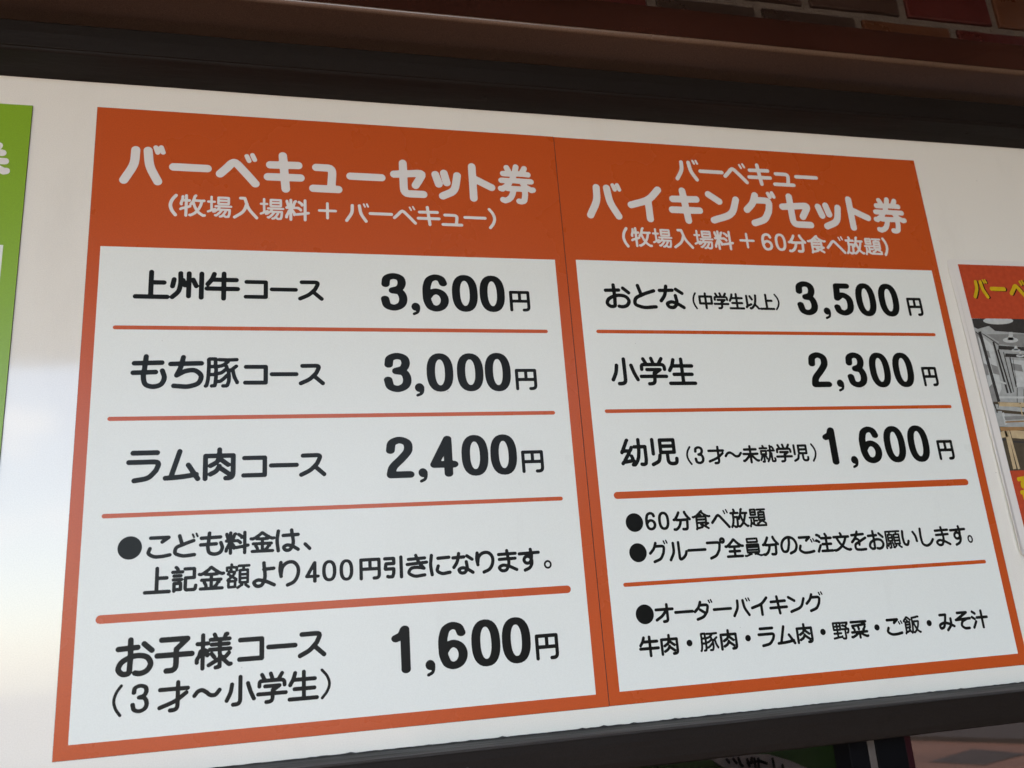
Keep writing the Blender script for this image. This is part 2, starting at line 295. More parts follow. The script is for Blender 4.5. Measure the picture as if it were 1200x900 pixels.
def cr(Q0, n=6):
    Q0 = np.array(Q0, float)
    if len(Q0) < 3: return Q0
    Q = np.vstack([2 * Q0[0] - Q0[1], Q0, 2 * Q0[-1] - Q0[-2]])
    if np.allclose(Q0[0], Q0[-1]): Q[0] = Q0[-2]; Q[-1] = Q0[1]
    out = []
    for i in range(1, len(Q) - 2):
        p0, p1, p2, p3 = Q[i - 1:i + 3]
        d0, d1, d2 = [np.hypot(*x) + 1e-9 for x in (p1 - p0, p2 - p1, p3 - p2)]
        m1 = ((p1 - p0) / d0 * (d1 / (d0 + d1)) + (p2 - p1) / d1 * (d0 / (d0 + d1))) * d1
        m2 = ((p2 - p1) / d1 * (d2 / (d1 + d2)) + (p3 - p2) / d2 * (d1 / (d1 + d2))) * d1
        for k in range(n):
            t = k / n
            out.append((2*t**3 - 3*t*t + 1) * p1 + (t**3 - 2*t*t + t) * m1 + (3*t*t - 2*t**3) * p2 + (t**3 - t*t) * m2)
    out.append(Q0[-1]); return np.array(out)

def fillet(Pn, q=15):
    out = [Pn[0]]
    for i in range(1, len(Pn) - 1):
        a, b, c = Pn[i - 1:i + 2]; u = a - b; v = c - b; lu = np.hypot(*u); lv = np.hypot(*v); e = min(q, lu * .5, lv * .7)
        s = b + u / lu * e; t = b + v / lv * e
        out += [s * (1 - k) ** 2 + b * 2 * k * (1 - k) + t * k * k for k in (0, .25, .5, .75, 1)]
    return np.array(out + [Pn[-1]])

def strokes(c):
    r = []
    for s in GLYPHS[c].split(';'):
        k = s[0] if s[0] in 'sdobre' else ''
        s = s[len(k):]
        if k == 'e':
            x, y, a_, b_ = map(float, s.split(',')); a = np.linspace(0, 2 * np.pi, 33)
            f = lambda q: np.sign(q) * abs(q) ** .84
            r.append((np.stack([x + a_ * f(np.cos(a)), y + b_ * f(np.sin(a))], 1), 1)); continue
        if k in ('o', 'b'):
            x, y, q = map(float, s.split(','))
            if k == 'b': r.append((np.array([[x, y], [x, y + .01]]), q))
            else:
                a = np.linspace(0, 2 * np.pi, 21); r.append((np.stack([x + q * np.cos(a), y + q * np.sin(a)], 1), 1))
            continue
        A = np.array([list(map(float, p.split(','))) for p in s.split()])
        if k == 's': A = cr(A)
        if k == 'r': A = fillet(A)
        r.append((A, (.56 if k == 'd' else 1)))
    return r

def outline(segs, R, ax):
    """outline loops (mm) of the union of round-capped strokes; segs = [(points, factor)]"""
    sc = np.array([1.0 / ax, 1.0])
    segs = [(p * sc, f) for p, f in segs]
    lo = np.min([p.min(0) for p, f in segs], 0); hi = np.max([p.max(0) for p, f in segs], 0)
    fm = max(f for p, f in segs)
    lo = lo - R * fm - .3; hi = hi + R * fm + .3
    h = R / 5.0 if (hi - lo)[0] > 60 else max(R / 5.5, (hi - lo).max() / 120.0)
    nx, ny = (np.ceil((hi - lo) / h).astype(int) + 2)
    X = lo[0] + np.arange(nx) * h; Y = lo[1] + np.arange(ny) * h
    GX, GY = np.meshgrid(X, Y)
    D = np.full(GX.shape, 1e9)
    for p, f in segs:
        m_ = R * f + 3 * h
        for a, b in zip(p[:-1], p[1:]):
            ab = b - a; L = (ab ** 2).sum() + 1e-9
            l0 = np.maximum(np.floor((np.minimum(a, b) - m_ - lo) / h).astype(int), 0)
            l1 = np.ceil((np.maximum(a, b) + m_ - lo) / h).astype(int) + 1
            w_ = (slice(l0[1], l1[1]), slice(l0[0], l1[0])); gx, gy = GX[w_], GY[w_]
            t = np.clip(((gx - a[0]) * ab[0] + (gy - a[1]) * ab[1]) / L, 0, 1)
            D[w_] = np.minimum(D[w_], np.hypot(gx - a[0] - t * ab[0], gy - a[1] - t * ab[1]) - R * f)
    D[D == 0] = 1e-6
    ins = D < 0
    code = ins[:-1, :-1] * 1 + ins[:-1, 1:] * 2 + ins[1:, 1:] * 4 + ins[1:, :-1] * 8
    nxt = {}
    EDG = {1: [(3, 0)], 2: [(0, 1)], 3: [(3, 1)], 4: [(1, 2)], 5: [(3, 0), (1, 2)], 6: [(0, 2)], 7: [(3, 2)], 8: [(2, 3)],
           9: [(2, 0)], 10: [(0, 1), (2, 3)], 11: [(2, 1)], 12: [(1, 3)], 13: [(1, 0)], 14: [(0, 3)]}
    def key(j, i, e):
        return ((j, i, 0), (j, i + 1, 1), (j + 1, i, 0), (j, i, 1))[e]
    for j, i in np.argwhere((code > 0) & (code < 15)):
        for e0, e1 in EDG[int(code[j, i])]:
            nxt[key(j, i, e0)] = key(j, i, e1)
    def pos(k):
        j, i, d = k
        if d == 0:
            a, b = D[j, i], D[j, i + 1]; t = a / (a - b); return (X[i] + t * h, Y[j])
        a, b = D[j, i], D[j + 1, i]; t = a / (a - b); return (X[i], Y[j] + t * h)
    loops = []
    while nxt:
        k0 = next(iter(nxt)); k = k0; lp = []
        while k in nxt:
            lp.append(pos(k)); k = nxt.pop(k)
        if len(lp) > 5: loops.append(np.array(lp) / sc)
    return loops

def simplify(lp, eps):
    keep = [0]; i = 0; n = len(lp)
    while i < n - 1:
        j = min(i + 2, n - 1); best = i + 1
        while j < n and j - i < 14:
            a, b = lp[i], lp[j]; ab = b - a; L = np.hypot(*ab) + 1e-9
            q = lp[i + 1:j]; d = np.abs(ab[0] * (q - a)[:, 1] - ab[1] * (q - a)[:, 0]) / L
            if len(q) and d.max() > eps: break
            best = j; j += 1
        keep.append(best); i = best
    return lp[keep[:-1]] if keep[-1] == n - 1 and np.hypot(*(lp[-1] - lp[0])) < eps * 3 else lp[keep]

def loops_mesh(name, loops, w, m, parent, xf=None):
    cu = bpy.data.curves.new(name, 'CURVE'); cu.dimensions = '2D'; cu.fill_mode = 'BOTH'
    for lp in loops:
        sp = cu.splines.new('POLY'); sp.points.add(len(lp) - 1); sp.use_cyclic_u = True
        for q, (x, y) in zip(sp.points, lp): q.co = (x, -y, 0, 1)
    tmp = bpy.data.objects.new('tmp', cu); COL.objects.link(tmp)
    dg = bpy.context.evaluated_depsgraph_get()
    src = tmp.evaluated_get(dg).to_mesh()
    vs = [(q.co.x, -q.co.y) for q in src.vertices]; fs = [tuple(p.vertices) for p in src.polygons]
    tmp.evaluated_get(dg).to_mesh_clear()
    bpy.data.objects.remove(tmp); bpy.data.curves.remove(cu)
    if xf: vs = [xf(*q) for q in vs]
    o = obj(name, [P(u, v, w) for u, v in vs], fs, m, parent)
    bm = bmesh.new(); bm.from_mesh(o.data)
    bmesh.ops.dissolve_limit(bm, angle_limit=0.01, verts=bm.verts, edges=bm.edges)
    for f in bm.faces:
        if f.normal.y > 0: f.normal_flip()
    bm.to_mesh(o.data); bm.free()
    return o

def text_loops(text, uL, uR, vT, vB, R, ref=0, ax=1.0, pitch=100.0):
    """fit a line of characters into the box (mm); vT/vB are the extents of character number ref"""
    chars = []; x = 0
    for i, c in enumerate(text):
        base = strokes(c)
        ink = sum(np.hypot(*(p[1:] - p[:-1]).T).sum() for p, f in base)
        g = min(1.0, max(0.77, 1.0 - (ink - 340) / 780.0)) if len(text) > 1 else 1.0   # dense characters have thinner strokes
        st = [(p + np.array([x, 0]), f * g) for p, f in base]
        chars.append(st); x += pitch
    allst = [q for st in chars for q in st]
    rf = chars[ref]
    def lim(sts, k, sgn):
        """extreme stroke along axis k and its radius factor"""
        p, f = max(sts, key=lambda q: (sgn * q[0][:, k]).max() + R * q[1] * (100 / max(1e-6, vB - vT)) * .8)
        return sgn * (sgn * p[:, k]).max(), f
    x0, f0 = lim(allst, 0, -1); x1, f1 = lim(allst, 0, 1)
    y0, h0 = lim(rf, 1, -1); y1, h1 = lim(rf, 1, 1)
    a0, a1 = uL + R * ax * f0, uR - R * ax * f1
    b0, b1 = vT + R * h0, vB - R * h1
    sx = (a1 - a0) / (x1 - x0) if x1 - x0 > 1 else 1.0
    sy = (b1 - b0) / (y1 - y0) if y1 - y0 > 8 else sx
    cy0 = b0 if y1 - y0 > 8 else (vT + vB) / 2
    ry0 = y0 if y1 - y0 > 8 else (y0 + y1) / 2
    if text == ',':
        c = uR - uL; rb = c * 0.47
        cx, cy = uL + rb + .3, vT + rb
        head = outline([(np.array([[cx, cy], [cx, cy + .05]]), 1),
                        (cr([(uR - 1.5, cy - .5), (uR - 1.45, cy + 2.2), (uR - 2.6, vB - 3.6), (uL + 2.7, vB - 1.5)]), 1.45 / rb)], rb, 1.0)
        return [simplify(l, .04) for l in head]
    segs = [(np.stack([a0 + (p[:, 0] - x0) * sx, cy0 + (p[:, 1] - ry0) * sy], 1), f) for st in chars for p, f in st]
    out = [simplify(l, R * 0.02) for l in outline(segs, R, ax)]
    return out

# ------------------------------------------------------------------ materials
WHITE = mat('white_painted_panel', WHITE_C, 0.07, 0.03, 3.0, bump=0.012, bscale=60, spec=0.66, rvar=0.02, detail=2.0)
add_specks(WHITE, 40, 0.025, keep=0.35)
PRINTW = mat('white_print', PRINT_C, 0.30, 0.02, 4.0, bump=0.04, bscale=200, spec=0.28, rvar=0.03, detail=2.0)
add_specks(PRINTW, 42, 0.022, keep=0.3)
ORANGE = mat('orange_print', ORANGE_C, 0.28, 0.05, 4.0, bump=0.04, bscale=200, spec=0.30, rvar=0.03, detail=2.0)
GREEN = mat('green_print', (0.20, 0.36, 0.012), 0.32, 0.06, 6.0, bump=0.05, bscale=200)
INK = mat('black_ink', (0.006, 0.007, 0.006), 0.30, 0.1, 20.0, spec=0.12)
LETTERW = mat('white_lettering', (0.66, 0.65, 0.62), 0.36, 0.03, 20.0)
MAGNET = mat('dark_magnet_rubber', (0.03, 0.022, 0.018), 0.6, 0.3, 40.0)
FRAME = mat('dark_brown_frame', (0.0115, 0.0078, 0.0056), 0.62, 0.35, 14.0, bump=0.25, bscale=180, stretch=(0.15, 1, 1), rvar=0.1, spec=0.16)
UNDERLIT = mat('underlit_ledge_brown', (0.16, 0.098, 0.062), 0.22, 0.6, 2.5, bump=0.10, bscale=60, stretch=(0.5, 1, 1), rvar=0.08, spec=0.8)  # ledge underside and nose, colour lightened to stand for reflected light
SKYLIT = mat('skylit_grey_edge', (0.042, 0.040, 0.039), 0.5, 0.5, 60.0, bump=0.4, bscale=260, stretch=(0.08, 1, 1), rvar=0.1, spec=0.3)  # lighter than the frame, standing for sky light on the lip
LEDGE = mat('glazed_maroon_ledge', (0.042, 0.014, 0.009), 0.16, 0.5, 3.0, bump=0.05, bscale=14, rvar=0.05, spec=0.6)
MORTAR = mat('grey_mortar', (0.085, 0.064, 0.048), 0.9, 0.3, 60.0, bump=0.8, bscale=220)
TILES = [mat('glazed_tile_' + n, c, 0.32, 0.4, 9.0, bump=0.35, bscale=90, rvar=0.1) for n, c in
         (('brown', (0.040, 0.022, 0.015)), ('maroon', (0.060, 0.011, 0.008)), ('rust', (0.080, 0.030, 0.013)), ('umber', (0.034, 0.021, 0.015)))]
POST = mat('black_coated_post', (0.0035, 0.0035, 0.0042), 0.6, 0.3, 12.0, spec=0.04)
MAROONP = mat('maroon_post_edge', (0.020, 0.003, 0.005), 0.6, 0.3, 12.0, spec=0.1)
ALU = mat('weathered_light_strip', (0.085, 0.072, 0.064), 0.6, 0.45, 60.0, bump=0.3, bscale=100, spec=0.2)
BRICKP = mat('red_brick_paving', (0.20, 0.112, 0.076), 0.85, 0.3, 1.2, col2=(0.115, 0.070, 0.052), bump=0.6, bscale=40)
GREYP = mat('grey_stone_paving', (0.055, 0.047, 0.040), 0.85, 0.35, 5.0, bump=0.6, bscale=40)
BANNERG = mat('dark_green_banner', (0.060, 0.17, 0.030), 0.6, 0.25, 6.0)
BANNERW = mat('banner_white_band', (0.55, 0.52, 0.52), 0.6, 0.15, 20.0)
BLOCKER = mat('brown_light_blocker', BLOCKER_C, 0.6, 0.3, 4.0, bump=0.3, bscale=30, stretch=(1, 8, 1))  # for the unseen overhang and wall that hold light off the sign
LAMIN = mat('clear_laminate_border', (0.70, 0.68, 0.64), 0.16, 0.04, 9.0, bump=0.25, bscale=50, coat=0.4)

def add_scuffs(m, sc, st, thr, amt, col=(0.30, 0.28, 0.25)):
    """faint worn streaks and smudges of dirt lying on the surface"""
    nt = m.node_tree; b = nt.nodes['Principled BSDF']
    src = b.inputs['Base Color'].links[0].from_socket
    tc = nt.nodes.new('ShaderNodeTexCoord'); mp = nt.nodes.new('ShaderNodeMapping'); mp.inputs['Scale'].default_value = st
    n = nt.nodes.new('ShaderNodeTexNoise'); n.inputs['Scale'].default_value = sc; n.inputs['Detail'].default_value = 8; n.inputs['Roughness'].default_value = 0.7
    r = nt.nodes.new('ShaderNodeMapRange'); r.inputs['From Min'].default_value = thr; r.inputs['From Max'].default_value = thr + 0.22; r.inputs['To Max'].default_value = amt
    mx = nt.nodes.new('ShaderNodeMix'); mx.data_type = 'RGBA'; mx.inputs[7].default_value = (*col, 1)
    nt.links.new(tc.outputs['Object'], mp.inputs[0]); nt.links.new(mp.outputs[0], n.inputs['Vector']); nt.links.new(n.outputs['Fac'], r.inputs['Value'])
    nt.links.new(r.outputs[0], mx.inputs[0]); nt.links.new(src, mx.inputs[6]); nt.links.new(mx.outputs[2], b.inputs['Base Color'])
add_scuffs(WHITE, 9.0, (1, 1, 0.35), 0.56, 0.12)
add_scuffs(PRINTW, 14.0, (1.4, 1, 0.22), 0.64, 0.14)
add_scuffs(PRINTW, 3.0, (1, 1, 1), 0.50, 0.05)
def add_grain(m, amt, sc=1000.0):
    """fine mottling of the printed or painted surface"""
    nt = m.node_tree; b = nt.nodes['Principled BSDF']
    src = b.inputs['Base Color'].links[0].from_socket
    tc = nt.nodes.new('ShaderNodeTexCoord'); n = nt.nodes.new('ShaderNodeTexNoise'); n.inputs['Scale'].default_value = sc; n.inputs['Detail'].default_value = 2
    r = nt.nodes.new('ShaderNodeMapRange'); r.inputs['From Min'].default_value = 0.3; r.inputs['From Max'].default_value = 0.7
    r.inputs['To Min'].default_value = 1 - amt; r.inputs['To Max'].default_value = 1 + amt
    mx = nt.nodes.new('ShaderNodeVectorMath'); mx.operation = 'SCALE'
    nt.links.new(tc.outputs['Object'], n.inputs['Vector']); nt.links.new(n.outputs['Fac'], r.inputs['Value'])
    nt.links.new(src, mx.inputs[0]); nt.links.new(r.outputs[0], mx.inputs['Scale']); nt.links.new(mx.outputs[0], b.inputs['Base Color'])
for m_, a_ in ((WHITE, .045), (PRINTW, .03), (ORANGE, .07), (GREEN, .07), (FRAME, .3), (UNDERLIT, .2), (LEDGE, .2)): add_grain(m_, a_)
add_scuffs(GREEN, 8.0, (1, 1, 0.3), 0.60, 0.08, (0.3, 0.36, 0.15))

# ------------------------------------------------------------------ the setting
def struct(o):
    o['kind'] = 'structure'; return o

g0 = 60.0
ground = struct(obj('ground', [(-g0, -g0, 0), (g0, -g0, 0), (g0, g0, 0), (-g0, g0, 0)], [(0, 1, 2, 3)], BRICKP))
sx0 = [(6.2, 9.42), (8.9, 4.97), (17.0, 9.0), (13.5, 15.0)]
struct(obj('stone_path', [(x, y, z) for z in (0.0, 0.05) for x, y in sx0],
           [(3, 2, 1, 0), (4, 5, 6, 7), (0, 1, 5, 4), (1, 2, 6, 5), (2, 3, 7, 6), (3, 0, 4, 7)], GREYP))
dm = [(6.05, 7.06), (6.86, 7.42), (7.02, 6.86), (6.30, 6.62)]
vs = [(x, y, z) for z in (0.0, 0.006) for x, y in dm]
inlay = obj('paving_inlay', vs, [(0, 1, 2, 3)[::-1], (4, 5, 6, 7), (0, 1, 5, 4), (1, 2, 6, 5), (2, 3, 7, 6), (3, 0, 4, 7)], GREYP, ground)

# ------------------------------------------------------------------ tiled wall above the sign
UL, UR = -420.0, 1330.0
wall = thing('tiled_wall', 'dark red and brown tiled wall with grey mortar joints above the sign board', 'wall', P(600, -290, -40))
box('mortar_bed', UL, UR, -440, -96, -90, -21, MORTAR, wall)
PITCH = 148.5; JOINT = 13.0
def tile_mesh(mi, wd, hg):
    vs = []
    a, b = wd / 2000.0, hg / 2000.0
    rnd = random.Random(mi * 7 + 1)
    ring = []
    n = 5
    for i in range(n): ring.append((-a + 2 * a * i / n, -b))
    for i in range(2): ring.append((a, -b + 2 * b * i / 2))
    for i in range(n): ring.append((a - 2 * a * i / n, b))
    for i in range(2): ring.append((-a, b - 2 * b * i / 2))
    k = len(ring)
    for d, s in ((0.012, 0.0), (-0.0035, 0.0), (-0.0050, 0.0016)):
        for x, z in ring:
            j = rnd.uniform(-.0006, .0006)
            fx = x - math.copysign(s, x) if abs(abs(x) - a) < 1e-6 else x
            fz = z - math.copysign(s, z) if abs(abs(z) - b) < 1e-6 else z
            vs.append((fx + j, d, fz + j))
    fs = []
    for r in range(2):
        for j in range(k):
            fs.append((r * k + j, r * k + (j + 1) % k, (r + 1) * k + (j + 1) % k, (r + 1) * k + j))
    fs.append(tuple(2 * k + j for j in range(k)))
    me = bpy.data.meshes.new('tile'); me.from_pydata(vs, [], fs); me.materials.append(TILES[mi]); me.update()
    bm = bmesh.new(); bm.from_mesh(me); bmesh.ops.recalc_face_normals(bm, faces=bm.faces); bm.to_mesh(me); bm.free()
    return me
TW, TH = PITCH - JOINT, 68.0
tms = [tile_mesh(i, TW, TH) for i in range(4)]
order = [0, 1, 2, 0, 3, 2, 1, 3, 0, 1, 2, 3, 0, 1]
for r in range(4):
    vbot = -236.5 - (r - 1) * (TH + JOINT)           # r = 0 is the course half hidden behind the ledge
    off = 0.0 if r % 2 == 1 else PITCH * 0.5
    for k in range(14):
        uc = 994.0 + 0.5 * PITCH + off + (k - 9) * PITCH
        if uc < UL + 60 or uc > UR - 60: continue
        if r == 1: mi = {9: 1, 10: 2, 8: 0, 7: 0, 6: 3}.get(k, order[k])
        else: mi = order[(k * 3 + r * 5) % 14]
        o = obj('tile', None, None, None, wall, me=tms[mi])
        o.location = P(uc + random.uniform(-1, 1), vbot - TH / 2, -21 + random.uniform(-.5, .5)) - Vector(wall.location)
        o.rotation_euler = (0, random.uniform(-.006, .006), 0)

ledge = thing('wall_ledge', 'glossy dark maroon ledge with a bright rounded edge running above the sign frame', 'ledge', P(600, -135, 0))
nose = []
for i in range(9):
    a = math.pi / 2 * i / 8
    nose.append((-112.5 - 5.0 + 5.0 * math.cos(a), 41.0 - 5.0 + 5.0 * math.sin(a)))
extrude_profile('underlit_nose', [(-108.0, -60.0), (-109.5, -20.0), (-111.5, 15.0)] + nose + [(-119.0, 36.0), (-116.0, -60.0)], UL, UR, UNDERLIT, ledge, n=24, wob=0.3)  # lower part of the ledge, its reflected light put into the colour
prof = [(-119.2, -85.0), (-119.2, 39.6), (-140.0, 39.5), (-158.0, 38.0), (-161.0, 36.0), (-164.0, 28.0), (-166.0, -85.0)]
lo_ = extrude_profile('ledge_stone', prof, UL, UR, LEDGE, ledge, n=24, wob=0.35)
for p in lo_.data.polygons: p.use_smooth = True
lo_.modifiers.new('edges', 'EDGE_SPLIT').split_angle = R3(30)

shade_eave = struct(obj('shade_eave', *box_vf(-5200, 1560, -500, -440, -900, 2200), BLOCKER))  # unseen overhang, added and sized to shade the sign

struct(obj('shade_wall', *box_vf(1380, 1540, -440, 2027, 60, 9000), BLOCKER))  # unseen wall, added to darken light and reflections from the right

# ------------------------------------------------------------------ sign board with its frame
board = thing('sign_board', 'long white sign board in a dark brown frame carrying the price sheets', 'sign board', P(600, 660, 0))
box('panel', UL + 10, UR - 10, -60, 640, -14, 0, WHITE, board)
top_prof = [(-29.3, -14.0), (-29.3, 1.5), (-33.0, 37.0), (-34.6, 38.5), (-36.2, 38.8), (-36.6, 40.2), (-52.0, 40.6), (-63.5, 40.0), (-65.8, 38.0), (-66.5, -60.0)]
extrude_profile('top_rail', top_prof, UL, UR, FRAME, board, n=30, bev=0.4, wob=0.25)
extrude_profile('bottom_rail', [(618.6, -14.0), (618.6, 1.2), (622.2, 24.0), (623.0, 25.8), (630.0, 26.4), (645.0, 26.4), (650.4, 25.6), (651.6, 23.0), (652.0, -30.0), (640.0, -30.0)],
                UL, UR, FRAME, board, n=30, bev=0.3, wob=0.2)
# the upward-facing lip of the bottom rail, coloured grey for the sky light it catches, and slightly ragged where the panel meets it
rnd = random.Random(11)
vs = []; fs = []; n = 420
for i in range(n + 1):
    u = UL + (UR - UL) * i / n
    rg = abs(rnd.gauss(0, 0.25)) + (0.9 if rnd.random() < 0.04 else 0)
    vs += [P(u, 616.8 - rg, 0.6), P(u, 617.8, 2.4), P(u, 621.0, 23.4), P(u, 622.0, 25.2), P(u, 623.4, 24.9)]
for i in range(n):
    for j in range(4):
        a = i * 5 + j; fs.append((a, a + 1, a + 6, a + 5))
obj('rail_lip', vs, fs, SKYLIT, board)
def screw(u, v, w, r, m, down=False):
    vs = []; n = 12
    for rr, h in ((r, 0.0), (r, 0.5), (r * 0.75, 0.9), (r * 0.25, 0.95), (r * 0.2, 0.5)):
        for i in range(n):
            a = 2 * math.pi * i / n
            vs.append(P(u + rr * math.cos(a), v + h, w + rr * math.sin(a)) if down else P(u + rr * math.cos(a), v + rr * math.sin(a), w + h))
    fs = [(q * n + i, q * n + (i + 1) % n, (q + 1) * n + (i + 1) % n, (q + 1) * n + i) for q in range(4) for i in range(n)] + [tuple(4 * n + i for i in range(n))]
    o = obj('screw', vs, fs, m, board)
    bm = bmesh.new(); bm.from_mesh(o.data); bmesh.ops.recalc_face_normals(bm, faces=bm.faces); bm.to_mesh(o.data); bm.free()
for u in (-270.0, 390.0, 1010.0):
    screw(u, -31.6, 20.0, 2.3, FRAME, True)
    screw(u - 60, 637.0, 26.3, 2.2, SKYLIT)
for u in (UL - 40, UR):
    box('side_rail', u, u + 40, -66, 652, -30, 40, FRAME, board, 1.0)

# ------------------------------------------------------------------ price sheets
W_BACK, W_FACE = 0.9, 1.15
def rounded_bar(u0, u1, v, th, n=6):
    r = th / 2; pts = []
    for i in range(n + 1):
        a = -math.pi / 2 + math.pi * i / n; pts.append((u1 - r + r * math.cos(a), v + r * math.sin(a)))
    for i in range(n + 1):
        a = math.pi / 2 + math.pi * i / n; pts.append((u0 + r + r * math.cos(a), v + r * math.sin(a)))
    return pts

def disc(cx, cy, rx, ry, n=40):
    return [(cx + rx * math.cos(2 * math.pi * i / n), cy + ry * math.sin(2 * math.pi * i / n)) for i in range(n)]

def sheet(u0, u1, v0, v1, fld, facemat, label, extra=0.0):
    t = thing('price_sheet', label, 'price sheet', P((u0 + u1) / 2, v1, 0), 'price sheets stuck side by side on the white board')
    box('magnet_backing', u0, u1, v0, v1, 0.05, W_BACK, MAGNET, t)
    box('orange_face' if facemat is ORANGE else 'green_face', u0 + .22, u1 - .22, v0 + .25, v1 - .25, W_BACK, W_FACE, facemat, t)
    a, b, c, d = fld
    flat('price_field', [[(a, c), (b, c), (b, d), (a, d)]], W_FACE + 0.10, PRINTW, t)
    return t

LABELS = {1: 'orange bordered price sheet with one large title over four price rows, left of seam',
          2: 'orange bordered price sheet with a three line title and bulleted notes, right of the seam'}
SH = {1: sheet(0.0, 470.3, -0.9, 600.2, (11.1, 458.4, 149.7, 588.6), ORANGE, LABELS[1]),
      2: sheet(470.6, 939.3, -0.5, 600.0, (481.8, 928.9, 149.0, 588.2), ORANGE, LABELS[2])}
RULES = [(1, 26.0, 443.4, 231.2, 3.9), (1, 26.0, 443.4, 318.4, 3.9), (1, 26.0, 443.4, 405.4, 3.9), (1, 26.0, 443.4, 492.2, 7.1), (2, 496.5, 914.4, 230.7, 3.9), (2, 496.5, 914.4, 317.6, 3.9), (2, 496.5, 914.4, 404.5, 7.1), (2, 496.5, 914.4, 491.6, 3.9)]
for b, u0, u1, v, th in RULES:
    flat('rule_line', [rounded_bar(u0, u1, v, th)], W_FACE + 0.20, ORANGE, SH[b])
for b, cx, cy, rx, ry in [(1, 50.0, 433.7, 9.86, 9.99), (2, 515.2, 432.1, 9.23, 9.28), (2, 515.4, 461.7, 9.14, 9.25), (2, 515.3, 520.4, 9.3, 9.26)]:
    flat('bullet', [disc(cx, cy, rx, ry)], W_FACE + 0.20, INK, SH[b])
